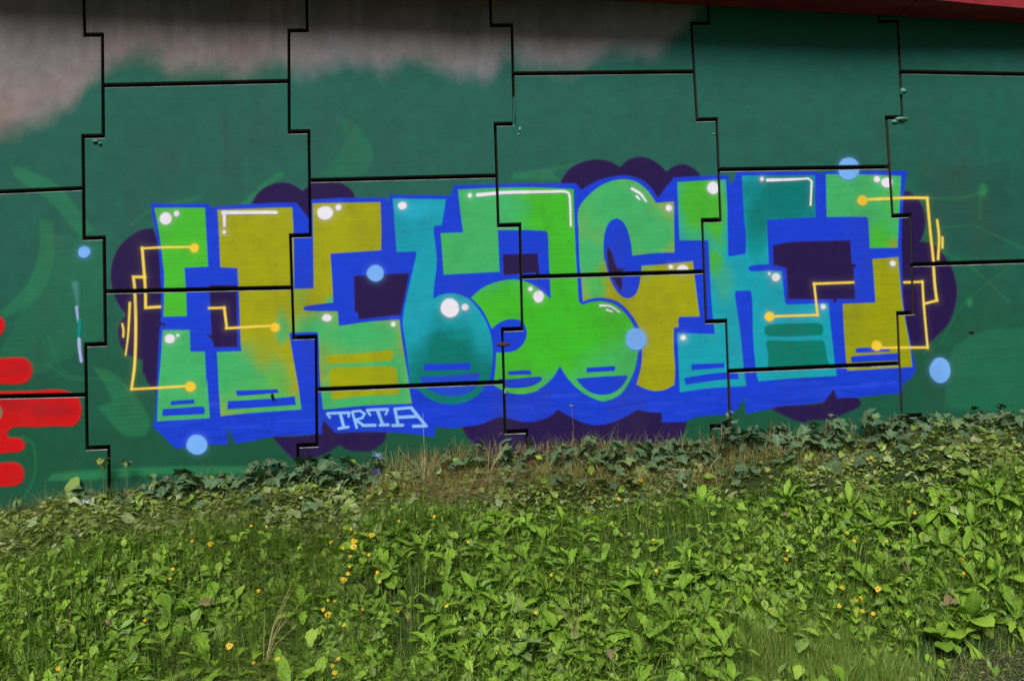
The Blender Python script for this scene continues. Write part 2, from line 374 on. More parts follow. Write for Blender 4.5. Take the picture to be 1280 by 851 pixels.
# letters
fill(z(1, (380, 243), (765, 243), (775, 420), (790, 690), (610, 697), (620, 851))+z(2, (622, 150), (628, 335), (450, 340), (455, 150), (455, 0))+z(1, (448, 680), (430, 520), (405, 360)), (72, 186, 48), name='painted_letter', layer=4,
     label='bright green upper stem of the first letter', blobs=[(205, 262, 18, 30, (84, 178, 70), 0.5)])
fill(z(2, (445, 440), (650, 440), (655, 605), (765, 605), (775, 851))+z(3, (782, 150), (803, 440), (402, 465), (412, 200), (430, 0)), MINT, name='painted_letter', layer=4, label='mint green lower stem of the first letter')
fill(z(1, (860, 258), (1276, 243))+z(4, (335, 240), (345, 455))+z(5, (348, 130), (498, 125))+z(4, (490, 208), (1005, 200), (1012, 400), (1010, 565), (625, 590), (640, 820))+z(5, (646, 232), (435, 260), (418, 278), (435, 294), (680, 300), (690, 410), (920, 378), (1148, 362), (1175, 560), (1225, 851))+
     z(6, (1215, 180), (1245, 330), (900, 345), (570, 376), (550, 200), (540, 0))+z(5, (540, 600), (532, 466), (515, 456), (312, 462), (340, 640), (378, 851))+z(6, (405, 375), (0, 403))+z(3, (885, 425), (872, 240), (860, 0))+z(2, (856, 608), (1045, 600), (1038, 560), (1020, 0))+z(1, (1018, 851), (1012, 700), (882, 693), (870, 400)),
     OLI, name='painted_letter', layer=4, label='olive yellow letters fading to mint green lower down', blobs=[
        (285, 470, 40, 56, MINT, 1), (330, 480, 40, 45, MINT, 0.9), (330, 505, 45, 30, (80, 182, 84), 0.9), (395, 412, 32, 22, MINT, 1), (440, 420, 70, 34, MINT, 1), (470, 470, 90, 60, MINT, 1), (420, 515, 90, 40, MINT, 1),
        (372, 372, 12, 12, (120, 170, 60), 0.6), (415, 376, 9, 8, MINT, 0.8), (330, 440, 16, 24, (150, 160, 30), 0.75), (350, 475, 14, 20, (110, 176, 60), 0.6), (345, 395, 30, 30, OLI, 0.5), (352, 412, 8, 22, MINT, 0.8), (440, 260, 60, 60, OLI, 0.8), (390, 330, 12, 30, OLI, 0.8)])
fill(z(7, (65, 172), (470, 178), (437, 375), (390, 378), (375, 400), (400, 640), (380, 830))+z(8, (372, 200), (440, 172), (520, 163), (590, 178), (655, 215), (720, 290), (775, 380), (812, 490), (825, 600), (818, 720), (795, 830))+
     z(9, (770, 190), (720, 258), (640, 310), (530, 335), (420, 325), (330, 285), (260, 225), (205, 185), (185, 50))+z(8, (165, 560), (142, 360), (215, 0))+z(7, (245, 590), (240, 575), (95, 578)), CYA, name='painted_letter', layer=4,
     label='turquoise letter shaped like an upturned drop', blobs=[(515, 280, 40, 36, (18, 150, 172), 0.6), (520, 262, 40, 12, (30, 168, 196), 0.9), (565, 440, 50, 46, TEA, 1), (545, 470, 70, 50, TEA, 1), (590, 480, 60, 50, TEA, 0.9), (600, 400, 16, 50, (20, 165, 180), 0.6), (520, 395, 20, 40, (28, 160, 186), 0.6), (578, 420, 20, 6, (0, 140, 135), 0.6)])
fill(z(7, (560, 105), (860, 92))+z(10, (0, 272), (283, 285), (288, 480), (305, 851))+z(11, (315, 200), (325, 345), (350, 370), (420, 350), (500, 345), (600, 372), (700, 465), (755, 570), (778, 720))+z(12, (772, 10), (755, 110), (715, 210), (640, 320), (520, 372), (430, 350), (330, 290), (240, 200), (180, 106), (130, 190), (60, 255), (0, 292))+
     z(9, (1180, 230), (1050, 258), (935, 243), (830, 190))+z(8, (845, 740), (852, 612), (920, 612), (990, 600), (1050, 555), (1083, 480), (1075, 420), (1040, 372), (960, 358), (880, 382), (818, 430), (785, 360), (740, 280), (660, 195), (750, 120), (860, 75), (970, 58), (1060, 70), (1140, 105), (1210, 158), (1266, 205))+
     z(7, (1262, 851), (1250, 600), (1242, 440), (1220, 418), (863, 412), (870, 560), (877, 728), (660, 740), (452, 750), (430, 435), (600, 430), (580, 280)), GRN, name='painted_letter', layer=4, label='green letter with two round feet, mint at its top left',
     blobs=[(590, 265, 62, 90, MINT, 1), (600, 320, 66, 50, MINT, 1), (632, 255, 22, 40, MINT, 0.9), (770, 460, 48, 32, (66, 180, 92), 1), (750, 490, 70, 30, MINT, 0.9), (680, 480, 24, 16, MINT, 0.7), (655, 495, 50, 14, (90, 190, 70), 0.7), (700, 400, 70, 50, (60, 182, 36), 0.8), (625, 455, 8, 28, (66, 178, 80), 0.6)])
fill(z(10, (320, 442), (380, 350), (470, 272), (560, 227), (660, 210), (750, 225), (830, 280), (880, 340), (910, 390), (1045, 380), (1050, 765), (900, 770), (730, 788), (720, 700), (695, 600), (655, 528), (610, 505), (565, 525), (530, 585), (512, 680), (515, 830))+
     z(11, (522, 30), (545, 130), (582, 220), (635, 295), (690, 322), (742, 305), (775, 250), (795, 150), (800, 75), (1000, 62), (1190, 40), (1205, 170), (1242, 460), (1092, 462), (1080, 480), (1082, 540), (1045, 547), (1045, 700), (1055, 851))+
     z(12, (1050, 250), (980, 285), (900, 295), (820, 275), (762, 245), (795, 120), (806, 0))+z(11, (802, 710), (785, 560), (740, 470), (670, 385), (600, 338), (500, 318), (420, 325), (355, 345), (340, 150))+z(10, (330, 851), (322, 600)), OLI, name='painted_letter', layer=4,
     label='round mint green hook turning olive yellow below', blobs=[(770, 260, 95, 72, MINT, 1), (735, 320, 20, 50, MINT, 1), (745, 358, 12, 20, (80, 180, 90), 1), (820, 300, 36, 24, MINT, 1), (750, 345, 12, 14, (70, 185, 60), 0.4), (780, 440, 1, 1, OLI, 0)])
fill(z(13, (38, 170), (410, 150), (420, 400), (425, 722), (440, 733), (558, 712), (562, 600), (545, 400), (530, 120), (1085, 117), (1090, 435), (720, 455), (735, 790), (600, 803), (575, 825), (600, 846))+z(14, (700, 52), (832, 57), (845, 180), (860, 302), (880, 308), (1185, 298), (1215, 560), (1245, 830))+
     z(15, (1250, 302), (900, 322), (655, 345), (640, 290), (615, 0))+z(14, (610, 300), (600, 212), (590, 203), (485, 205), (477, 230), (515, 500), (545, 800))+z(15, (562, 380), (300, 395), (58, 426), (48, 200))+z(14, (40, 525), (325, 532), (310, 400), (290, 150))+z(13, (285, 800), (275, 612), (55, 612), (45, 380)),
     CYA, name='painted_letter', layer=4, label='green and turquoise letter with dark teal arm', blobs=[(875, 255, 40, 60, (72, 178, 48), 1), (895, 275, 14, 50, (72, 180, 50), 1), (893, 325, 12, 22, (70, 178, 60), 0.9), (905, 355, 14, 24, (60, 165, 130), 0.7), (890, 410, 10, 20, (60, 170, 150), 0.3),
        (980, 240, 62, 40, TEA, 1), (945, 275, 20, 28, TEA, 0.9), (945, 305, 12, 20, (0, 135, 130), 0.6), (990, 250, 60, 34, (0, 118, 115), 0.8), (1000, 480, 40, 14, (20, 168, 160), 0.5)])
fill(z(16, (135, 170), (400, 172), (705, 185), (690, 500), (680, 728), (468, 732), (455, 510), (440, 495), (140, 495)), MINT, name='painted_letter', layer=4, label='mint green upper half of the last letter', blobs=[(1100, 300, 20, 20, (70, 184, 44), 0.9), (1118, 306, 10, 10, (130, 160, 30), 0.9), (1112, 250, 14, 26, (74, 182, 70), 0.5)])
fill(z(17, (488, 85), (685, 70), (700, 250), (715, 400), (740, 560), (770, 720))+z(18, (792, 295), (680, 302), (295, 325), (275, 60))+z(17, (262, 425), (512, 415), (500, 250)), (152, 156, 10), name='painted_letter', layer=4, label='olive yellow lower half of the last letter')

# purple gaps inside the letters
fill(z(2, (800, 100), (1005, 100), (1012, 568), (835, 572), (820, 520), (770, 470), (815, 480)), PUR, 1.0, name='purple_gap', layer=4, edge=PE)
fill(z(5, (805, 30), (1225, 8), (1160, 325), (840, 360), (832, 315), (808, 300)), PUR, 1.0, name='purple_gap', layer=4, edge=PE)
fill(z(7, (900, 597), (1165, 588), (1182, 770))+z(8, (1178, 70), (1150, 5), (910, 25)), PUR, 1.0, name='purple_gap', layer=4, edge=PE)
fill(z(10, (540, 712), (575, 770), (600, 851))+z(11, (622, 98), (680, 96), (640, 128), (655, 200), (642, 270), (600, 200), (560, 130), (540, 20)), PUR, 1.0, name='purple_gap', layer=4, edge=PE)
fill(z(13, (765, 650), (900, 625))+z(16, (320, 672))+z(17, (330, 118), (372, 130), (345, 155), (357, 388), (222, 388), (203, 425), (188, 390))+z(14, (880, 268), (868, 30), (770, 5)), PUR, 1.0, name='purple_gap', layer=4, edge=PE)

# dashes and bars near the feet of the letters
def bar(P, col=BLU, s=0.8, lab=None): fill(P, col, s, name='painted_bar', layer=5, streak=0.08, label=lab)
bar(z(3, (508, 312), (682, 298), (687, 330), (505, 342))); bar(z(3, (445, 372), (600, 362), (745, 352), (765, 365), (762, 410), (440, 425)))
bar(z(3, (1000, 232), (1276, 223))+z(6, (225, 222), (232, 248), (0, 268))+z(3, (1010, 272))); bar(z(3, (940, 312), (1276, 292))+z(6, (355, 275), (362, 340), (0, 365))+z(3, (935, 374)))
OB = (158, 164, 6)
bar(z(5, (598, 628), (800, 622), (1095, 588), (1108, 610), (1095, 672), (860, 688), (600, 698)), OB, 1.4, 'olive bar'); bar(z(5, (618, 745), (650, 728), (1080, 715), (1130, 735), (1140, 851))+z(6, (1152, 262), (850, 275), (640, 302), (620, 200)), OB, 1.6, 'olive block')
bar(z(8, (302, 700), (655, 690), (655, 740), (305, 750))); bar(z(8, (265, 795), (500, 785), (730, 765), (722, 800))+z(9, (705, 165), (690, 215), (620, 258), (540, 274), (440, 266), (355, 232), (300, 195), (270, 140)), (30, 72, 205))
bar(z(9, (942, 86), (1100, 77), (1120, 92), (1117, 110), (945, 113))); bar(z(9, (872, 142), (935, 146), (1180, 126), (1202, 136), (1188, 162), (1110, 200), (1020, 213), (935, 208), (885, 180)))
bar(z(12, (382, 120), (600, 106), (598, 144), (385, 155))); bar(z(12, (303, 202), (500, 186), (690, 178), (695, 190), (652, 258), (585, 308), (500, 325), (420, 308), (345, 255)))
bar(z(15, (145, 225), (150, 214), (395, 205), (398, 240), (150, 258))); bar(z(15, (92, 318), (250, 292), (400, 276), (500, 285), (503, 328), (400, 330), (250, 348), (102, 370)))
DT = (0, 122, 106)
bar(z(14, (705, 480), (740, 460), (1120, 450), (1146, 470), (1145, 530), (1125, 541), (740, 548), (702, 530)), DT, 1.2, 'dark teal bar'); bar(z(14, (712, 600), (735, 580), (900, 585), (1140, 578), (1158, 600), (1175, 700), (1192, 760))+z(15, (1190, 216), (728, 238), (730, 150)), DT, 1.2, 'dark teal block')
bar(z(18, (358, 165), (375, 152), (500, 149), (620, 150), (620, 178), (380, 188), (360, 180))); bar(z(18, (322, 225), (340, 214), (690, 190), (690, 246), (330, 262)))

# yellow circuit lines
def yl(P, w=2.9, w1=None): stroke(P, w, YEL, w1, name='yellow_line', layer=6, halo=0.05)
yl(z(1, (655, 541), (450, 543), (284, 551)), 2.9); yl(z(1, (288, 545), (312, 851))+z(2, (315, 272), (425, 265)), 3.5)
yl(z(1, (312, 768), (222, 768))+z(2, (232, 130), (240, 400), (232, 700))+z(3, (208, 222)), 3.6); yl(z(3, (205, 222), (400, 212), (625, 198)), 3)
yl(z(2, (195, 235), (190, 350), (180, 500), (163, 632)), 3.2, 2.0); yl(z(2, (138, 395), (147, 445), (145, 492)), 2.6)
yl(z(2, (795, 275), (915, 272)), 3); yl(z(2, (912, 268), (932, 427)), 3.2); yl(z(2, (925, 428), (1260, 410)), 3)
yl(z(16, (440, 363), (620, 355), (780, 350), (905, 352)), 3.6); yl(z(16, (902, 350), (925, 600), (950, 830))+z(17, (952, 140), (962, 280), (977, 402)), 3.4); yl(z(17, (982, 398), (880, 425)), 3)
yl(z(16, (978, 520), (992, 650), (985, 817)), 3.2); yl(z(16, (1018, 650), (1018, 730)), 3)
yl(z(17, (730, 262), (868, 258)), 3); yl(z(17, (868, 252), (878, 430), (908, 762)), 2.8); yl(z(17, (908, 756), (560, 758)), 3)
yl(z(17, (345, 262), (42, 273)), 3); yl(z(17, (45, 268), (72, 515)), 2.8); yl(z(17, (75, 510))+z(14, (770, 398)), 3)
for k, x, y, r in [(1, 685, 548, 34), (3, 655, 203, 40), (5, 205, 422, 36), (16, 412, 370, 38), (17, 520, 742, 39), (14, 740, 400, 36)]:
    (p,) = z(k, (x, y)); dot(p[0], p[1], r/SC, None, (248, 206, 58), name='yellow_dot', halo=0.12)
# white highlights
for k, x, y, a, b in [(1, 468, 325, 46, 46), (1, 550, 288, 20, 22), (1, 913, 427, 13, 14), (2, 498, 508, 38, 36), (2, 560, 482, 11, 12), (4, 585, 283, 60, 52), (4, 686, 241, 22, 23), (4, 1172, 228, 33, 29), (5, 598, 349, 36, 28), (5, 1103, 397, 17, 19),
                      (7, 652, 150, 16, 17), (8, 500, 274, 70, 72), (8, 615, 268, 26, 27), (8, 1112, 130, 17, 18), (8, 1173, 188, 40, 45), (10, 1007, 428, 24, 26), (11, 1022, 85, 17, 16), (11, 1112, 105, 42, 36), (11, 1117, 622, 18, 18),
                      (13, 310, 215, 45, 47), (13, 682, 147, 15, 16), (14, 788, 102, 32, 32), (14, 738, 75, 9, 11), (14, 1147, 325, 19, 21), (14, 83, 560, 19, 19), (16, 522, 210, 24, 25), (16, 598, 235, 42, 38), (17, 643, 119, 22, 22)]:
    (p,) = z(k, (x, y)); dot(p[0], p[1], a/SC, b/SC, WHI, name='white_highlight')
def wl_(P, w, w1=None): stroke(P, w, WHI, w1, name='white_highlight', layer=6, halo=0.04)
wl_(z(1, (900, 280), (1276, 278))+z(4, (215, 280)), 4.6, 4.2); wl_(z(1, (912, 275), (915, 382)), 4.4, 3.6)
wl_(z(7, (710, 147), (900, 130), (1276, 122))+z(10, (215, 303), (245, 315), (255, 345), (263, 565)), 4.8, 2.4)
wl_(z(10, (728, 283), (790, 320), (835, 378)), 3.8, 2.4); wl_(z(10, (763, 340), (784, 363)), 3.2, 2.2)
wl_(z(11, (485, 378), (560, 382), (633, 428)), 3.0, 2.0); wl_(z(11, (537, 410), (578, 425)), 2.8, 2.0)
wl_(z(13, (722, 155), (900, 150), (1035, 143), (1060, 165), (1052, 345)), 4.2, 2.4)
# light blue balls
for x, y, rx, ry in [(105.5, 315.5, 7.6, 7.4)]+[z(k, (x, y))[0]+(a/SC, b/SC) for k, x, y, a, b in [(3, 705, 643, 80, 76), (4, 968, 740, 65, 62), (11, 758, 633, 79, 86), (16, 308, 130, 80, 88), (18, 1002, 322, 80, 96)]]:
    dot(x, y, rx, ry, LBL, name='light_blue_ball', layer=8, halo=0.2)
# TRTA
TB = (140, 192, 255)
def tb(P, w=3.6): stroke(P, w, TB, name='letter_stroke', layer=6, owner='tag', soft=0.8)
tb(z(6, (603, 405), (770, 400))); tb(z(6, (600, 408), (622, 438)), 3); tb(z(6, (768, 402), (764, 430)), 3); tb(z(6, (700, 405), (728, 512)), 4); tb(z(6, (688, 520), (762, 508)))
tb(z(6, (792, 395), (826, 515)), 3.2); tb(z(6, (795, 392), (850, 385), (885, 408), (868, 440), (808, 456)), 3.2); tb(z(6, (815, 455), (872, 492)), 3.4); tb(z(6, (872, 497), (966, 495)), 4)
tb(z(6, (905, 380), (1060, 374))); tb(z(6, (905, 382), (928, 418)), 3); tb(z(6, (1062, 376), (1045, 414)), 3); tb(z(6, (983, 382), (1022, 488)), 4); tb(z(6, (1002, 494), (1066, 492)), 4)
tb(z(6, (1115, 372), (1138, 488)), 4); tb(z(6, (1098, 497), (1176, 495)), 4); tb(z(6, (1115, 372))+z(9, (205, 362)), 3.6); tb(z(9, (205, 362), (310, 490)), 4); tb(z(9, (98, 436), (255, 428)), 4); tb(z(9, (222, 503), (322, 500)), 4)

# red piece cut by the left edge
RED = (214, 12, 18); RE = ((120, 14, 26), 1.1, 0.7)
def red(P): fill(P, (196, 14, 22), 1.8, name='red_shape', layer=2, owner='red', edge=((222, 10, 14), 5, 0.8), blobs=[(70, 512, 26, 10, (150, 24, 34), 0.8), (15, 505, 22, 10, (150, 24, 34), 0.8), (12, 463, 24, 7, (165, 24, 30), 0.6)])
red([(-60, 447), (0, 448), (28, 447), (37, 452), (41, 461), (38, 473), (30, 479), (10, 480), (-60, 479)])
red([(-60, 488)]+z(20, (0, 300), (250, 295), (430, 285), (530, 305), (590, 345), (618, 420), (605, 510), (560, 558), (420, 562), (270, 570), (160, 568), (85, 580), (55, 615), (65, 650), (150, 655), (190, 690), (185, 735), (150, 755), (60, 765), (0, 770))+[(-60, 570)])
red([(-60, 580)]+z(21, (0, 235), (90, 228), (150, 245), (180, 290), (182, 340), (155, 390), (90, 410), (0, 412))+[(-60, 608)])
red([(-40, 392), (-10, 393), (1, 396), (6, 404), (5, 413), (0, 420), (-12, 421), (-40, 420)])
fill([(-6, 510), (0, 508), (3, 514), (1, 522), (-6, 524)], (90, 130, 100), 2)
stroke([(94, 355), (96, 368), (97, 384)], 8, (90, 150, 150), 3, soft=3, alpha=0.5)
stroke([(96, 384), (98, 402)], 4, (150, 170, 220), 3, owner='streak', name='spray_streak', layer=2)
stroke([(100, 401), (99, 421)], 5, (0, 135, 130), 4, soft=1.4, owner='streak', name='spray_streak', layer=2)
stroke([(99, 424), (100, 438), (102, 452)], 4.5, (170, 178, 232), 4, owner='streak', name='spray_streak', layer=2)

# dirt low on the wall, pits, drips
dirt = np.clip((row_of(540)-v)/(row_of(540)-row_of(660)), 0, 1)[:, None]*np.clip((FIN-0.35)*2.2, 0, 1)*0.5
IMG += (lin((30, 48, 34))-IMG)*dirt[..., None]
for k in range(1500):
    x = rng.integers(4, TW-6); y = rng.integers(4, TH-6); w_ = rng.integers(1, 4); h_ = rng.integers(1, 3); IMG[y:y+h_, x:x+w_] *= 0.25+0.5*rng.random()
for k in range(500):
    x = rng.integers(4, TW-6); y = rng.integers(4, TH-6); IMG[y:y+1, x:x+2] = IMG[y:y+1, x:x+2]*0.5+0.25
IMG *= (0.93+0.14*FIN)[..., None]*(0.965+0.07*vnoise(TW, TH, 1.6, 1.6, 99))[..., None]
np.clip(IMG, 0, 1, out=IMG)
enc = np.where(IMG <= 0.0031308, IMG*12.92, 1.055*np.power(np.maximum(IMG, 1e-8), 1/2.4)-0.055)
RG = np.ones((TH, TW, 4), np.float32); RG[..., :3] = enc
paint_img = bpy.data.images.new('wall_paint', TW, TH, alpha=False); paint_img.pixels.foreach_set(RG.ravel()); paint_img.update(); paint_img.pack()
del enc, RG, IMG, WOB, STR, BIG, FIN, drip

def uv_planar(o):
    me = o.data; uv = me.uv_layers.new(name='UVMap'); n = len(me.loops)
    vi = np.zeros(n, np.int32); me.loops.foreach_get('vertex_index', vi)
    co = np.zeros(len(me.vertices)*3, np.float32); me.vertices.foreach_get('co', co); co = co.reshape(-1, 3)[vi]
    ox, oz = o.location.x, o.location.z
    a = np.stack([(co[:, 0]+ox-tx0)/(tx1-tx0), (co[:, 2]+oz-tz0)/(tz1-tz0)], 1).astype(np.float32)
    uv.data.foreach_set('uv', a.ravel())

# ------------------------------------------------------------------ materials of the wall
def mat_paint():
    m = NT('painted_concrete'); t = m.new('ShaderNodeTexImage', image=paint_img, extension='EXTEND', interpolation='Cubic')
    geo = m.new('ShaderNodeNewGeometry'); pos = geo.outputs['Position']
    n1 = m.noise(9, 6, pos); n2 = m.noise(160, 3, pos); n3 = m.noise(2.2, 5, pos, xyz=(1, 1, 0.35))
    c = m.mix(m.math('MULTIPLY', m.math('SUBTRACT', n1, 0.5), 0.5), t.outputs[0], (0.02, 0.02, 0.02))
    c = m.mix(m.math('MULTIPLY', m.ramp_f(n3) if hasattr(m, 'ramp_f') else m.math('MAXIMUM', m.math('SUBTRACT', n3, 0.52), 0.0), 1.3), c, (0.05, 0.045, 0.035))
    m.ln(c, m.b.inputs['Base Color'])
    m.ln(m.math('ADD', m.math('MULTIPLY', n3, 0.2), 0.6), m.b.inputs['Roughness'])
    m.b.inputs['Specular IOR Level'].default_value = 0.12
    h = m.math('ADD', m.math('MULTIPLY', n1, 0.8), m.math('MULTIPLY', n2, 0.25))
    vor = m.new('ShaderNodeTexVoronoi'); vor.inputs['Scale'].default_value = 26; m.ln(pos, vor.inputs['Vector'])
    pit = m.math('MINIMUM', m.math('MULTIPLY', vor.outputs['Distance'], 9), 1.0)
    h = m.math('ADD', h, m.math('MULTIPLY', pit, 0.25))
    m.ln(m.bump(h, 0.35, 0.004), m.b.inputs['Normal']); return m.m
M_PAINT = mat_paint()
def mat_concrete(name, a, b, rough=0.85, sc=14):
    m = NT(name); geo = m.new('ShaderNodeNewGeometry'); n1 = m.noise(sc, 7, geo.outputs['Position'], 0.65)
    m.ln(m.ramp(n1, [(0.3, a), (0.7, b)]), m.b.inputs['Base Color']); m.b.inputs['Roughness'].default_value = rough
    m.ln(m.bump(n1, 0.5, 0.006), m.b.inputs['Normal']); return m.m
M_EDGE = mat_concrete('bare_concrete_edge', (0.06, 0.09, 0.07), (0.5, 0.5, 0.5), 0.8, 7)
M_SIDE = mat_concrete('joint_side', (0.05, 0.035, 0.028), (0.13, 0.09, 0.07), 0.95, 18)
M_BACK = mat_concrete('joint_back', (0.008, 0.008, 0.007), (0.02, 0.018, 0.015), 1.0, 9)
M_DECK = mat_concrete('deck_concrete', (0.22, 0.21, 0.2), (0.36, 0.35, 0.33), 0.9, 5)

# ------------------------------------------------------------------ the panels
KN = {}   # (joint k, row n) -> (above px, below px, y px)
for k, rows in {0: [(0, 106, 128, 44), (2, 129, 103.5, 170), (4, 105, 130, 298), (6, 132, 107, 430), (8, 109, 136, 560)],
                1: [(0, 384, 361, 38), (2, 361.5, 386, 165), (4, 388, 363, 294), (6, 367, 395, 422), (8, 396, 372, 556)],
                2: [(0, 614, 640, 32), (2, 643, 619, 155), (4, 623, 650, 282), (6, 653, 628, 411), (8, 632, 659, 540)],
                3: [(0, 886, 864, 29), (2, 871.5, 896, 150), (4, 901, 878, 275), (6, 883, 908, 402), (8, 913, 889, 532)],
                4: [(2, 1128, 1108, 147), (4, 1116, 1138, 270), (6, 1142, 1122, 391), (8, 1127.5, 1152, 520)]}.items():
    for n, xa, xb, y in rows: KN[(k, n)] = (wall(xa, y), wall(xb, y))
def ideal(k, n): return 1.5*k, -0.375*n+ZOFF
RES = {}
for (k, n), (a, b) in KN.items():
    X, Zi = ideal(k, n); RES[(k, n)] = ((a[0]+b[0])/2-X, a[1]-Zi)
def res_near(k, n):
    best = min(RES, key=lambda q: (abs(q[0]-k)*1.2+abs(q[1]-n)*0.5)); return RES[best]
def joint(k, n):
    if (k, n) in KN:
        (xa, za), (xb, zb) = KN[(k, n)]; return float(xa), float(xb), float(za)
    X, Zi = ideal(k, n); rx, rz = res_near(k, n); s = 0.073 if ((n//2+k) % 2 == 0) else -0.073
    return X+rx-s, X+rx+s, Zi+rz
HK = {(-1, 3): (240, 235.5), (-1, 7): (496, 493.5), (0, 1): (107, 101.6), (0, 5): (364.5, 359.5), (1, 3): (225.5, 219.8), (1, 7): (487, 477.8), (2, 1): (92.5, 90), (2, 5): (346.5, 339.8), (3, 3): (212, 208.6), (3, 7): (464, 454.5), (4, 1): (90, 92.5), (4, 5): (331, 326.5)}
HX = {-1: (0, 106), 0: (131, 363), 1: (391, 622), 2: (647, 872), 3: (903, 1115), 4: (1135, 1280)}
def horiz(k, n):   # z at left joint and right joint of column k
    if (k, n) in HK:
        yl_, yr = HK[(k, n)]; xl, xr = HX[k]
        (x1, z1), (x2, z2) = wall(xl, yl_), wall(xr, yr)
        if k == -1: x1, z1 = x2-1.45, z2+(z1-z2)*(1.45/(x2-x1))
        if k == 4: x2, z2 = x1+1.45, z1+(z2-z1)*(1.45/(x2-x1))
        return float(z1), float(z2)
    zi = -0.375*n+ZOFF; return zi+res_near(k, n)[1], zi+res_near(k+1, n)[1]
def jx(k, n):      # x of joint k on the run that holds odd row n
    a = joint(k, n-1)[1]; b = joint(k, n+1)[0]; return (a+b)/2
def offset_poly(P, fh, fv):
    out = []; n = len(P)
    A = sum(P[i][0]*P[(i+1) % n][1]-P[(i+1) % n][0]*P[i][1] for i in range(n)); sg = 1 if A > 0 else -1
    L = []
    for i in range(n):
        a = Vector(P[i]); b = Vector(P[(i+1) % n]); d = (b-a).normalized(); nrm = Vector((-d.y, d.x))*sg
        o = fh if abs(d.x) > abs(d.y) else fv; L.append((a+nrm*o, d))
    for i in range(n):
        (p, d), (q, e) = L[i-1], L[i]; den = d.x*e.y-d.y*e.x
        if abs(den) < 0.05: out.append(tuple(q)); continue
        t = ((q.x-p.x)*e.y-(q.y-p.y)*e.x)/den; out.append(tuple(p+d*t))
    return out
wall_root = tag(empty('retaining_wall', (3.0, 0, 0.0)), 'green painted concrete retaining wall of interlocking cross shaped panels, bare grey at its top', 'wall')
PANELS = []
def make_panel(k, n0):
    "panel of column k (between joints k and k+1) from row n0 down to n0+4"
    zl0, zr0 = horiz(k, n0); zl1, zr1 = horiz(k, n0+4)
    P = [(jx(k, n0), zl0), (jx(k+1, n0), zr0)]
    a, b, zz = joint(k+1, n0+1); P += [(a, zz), (b, zz)]
    a, b, zz = joint(k+1, n0+3); P += [(a, zz), (b, zz)]
    P += [(jx(k+1, n0+4), zr1), (jx(k, n0+4), zl1)]
    a, b, zz = joint(k, n0+3); P += [(b, zz), (a, zz)]
    a, b, zz = joint(k, n0+1); P += [(b, zz), (a, zz)]
    return P
for k in range(-4, 8):
    off = 1 if k % 2 == 0 else 3
    for n0 in (off-8, off-4, off, off+4, off+8):
        P = make_panel(k, n0)
        gv = 0.0085+rng.uniform(-0.001, 0.0015); outer = offset_poly(P, 0.0135, gv); front = offset_poly(outer, 0.0045, 0.003)
        dy = float(rng.uniform(-0.004, 0.004)); n = len(P)
        c = (sum(p[0] for p in P)/n, sum(p[1] for p in P)/n)
        V = [(p[0]-c[0], dy, p[1]-c[1]) for p in front]+[(p[0]-c[0], dy+0.007, p[1]-c[1]) for p in outer]+[(p[0]-c[0], 0.13, p[1]-c[1]) for p in outer]
        Fc = [tuple(range(n))]; mi = [0]
        for i in range(n):
            j = (i+1) % n
            Fc.append((i, n+i, n+j, j)); dx = abs(P[j][0]-P[i][0]); dz = abs(P[j][1]-P[i][1])
            up = dx > dz and P[i][0] < P[j][0]        # walking right along the top
            mi.append(1 if up else 0)
            Fc.append((n+i, 2*n+i, 2*n+j, n+j)); mi.append(2)
        o = mesh_obj('concrete_panel', V, Fc, [M_PAINT, M_EDGE, M_SIDE], wall_root)
        bm = bmesh.new(); bm.from_mesh(o.data); bmesh.ops.recalc_face_normals(bm, faces=bm.faces)
        if bm.faces: 
            bm.faces.ensure_lookup_table()
            if bm.faces[0].normal.y > 0: bmesh.ops.reverse_faces(bm, faces=bm.faces)
        bm.to_mesh(o.data); bm.free()
        o.data.polygons.foreach_set('material_index', mi)
        o.location = (c[0], 0, c[1]); uv_planar(o); o.location = (c[0]-3.0, 0, c[1])
        PANELS.append((front, dy))
o = mesh_obj('joint_backing', [(-7, 0.07, -1), (14, 0.07, -1), (14, 0.07, 8.5), (-7, 0.07, 8.5), (-7, 0.6, -1), (14, 0.6, -1), (14, 0.6, 8.5), (-7, 0.6, 8.5)],
             [(0, 1, 2, 3), (4, 7, 6, 5), (0, 4, 5, 1), (3, 2, 6, 7), (0, 3, 7, 4), (1, 5, 6, 2)], M_BACK, wall_root); o.location = (-3.0, 0, 0)
# places where the joint is stuffed with sealant and painted over, and lumps of old sealing foam
def filler(px0, py0, px1, py1, w=0.012, d=0.004):
    (x0, z0), (x1, z1) = wall(px0, py0), wall(px1, py1); n = 7; V = []; Fc = []
    for i in range(n):
        t = i/(n-1); x = float(x0+(x1-x0)*t); zz = float(z0+(z1-z0)*t); b = w*(1+0.25*math.sin(i*2.3))
        V += [(x-b, d+0.006, zz), (x-b*0.5, d, zz), (x+b*0.5, d+0.001, zz), (x+b, d+0.007, zz)]
    for i in range(n-1):
        for j in range(3): Fc.append((i*4+j, i*4+j+1, i*4+5+j, i*4+4+j))
    o = mesh_obj('joint_sealant', V, Fc, M_PAINT, wall_root, smooth=True); uv_planar(o); o.location = (-3.0, 0, 0)
filler(643, 121, 642.5, 158, 0.011); filler(1126, 112, 1128, 118, 0.014, -0.006)
M_FOAM = mat_concrete('painted_foam', (0.07, 0.22, 0.15), (0.16, 0.40, 0.30), 0.7, 60)
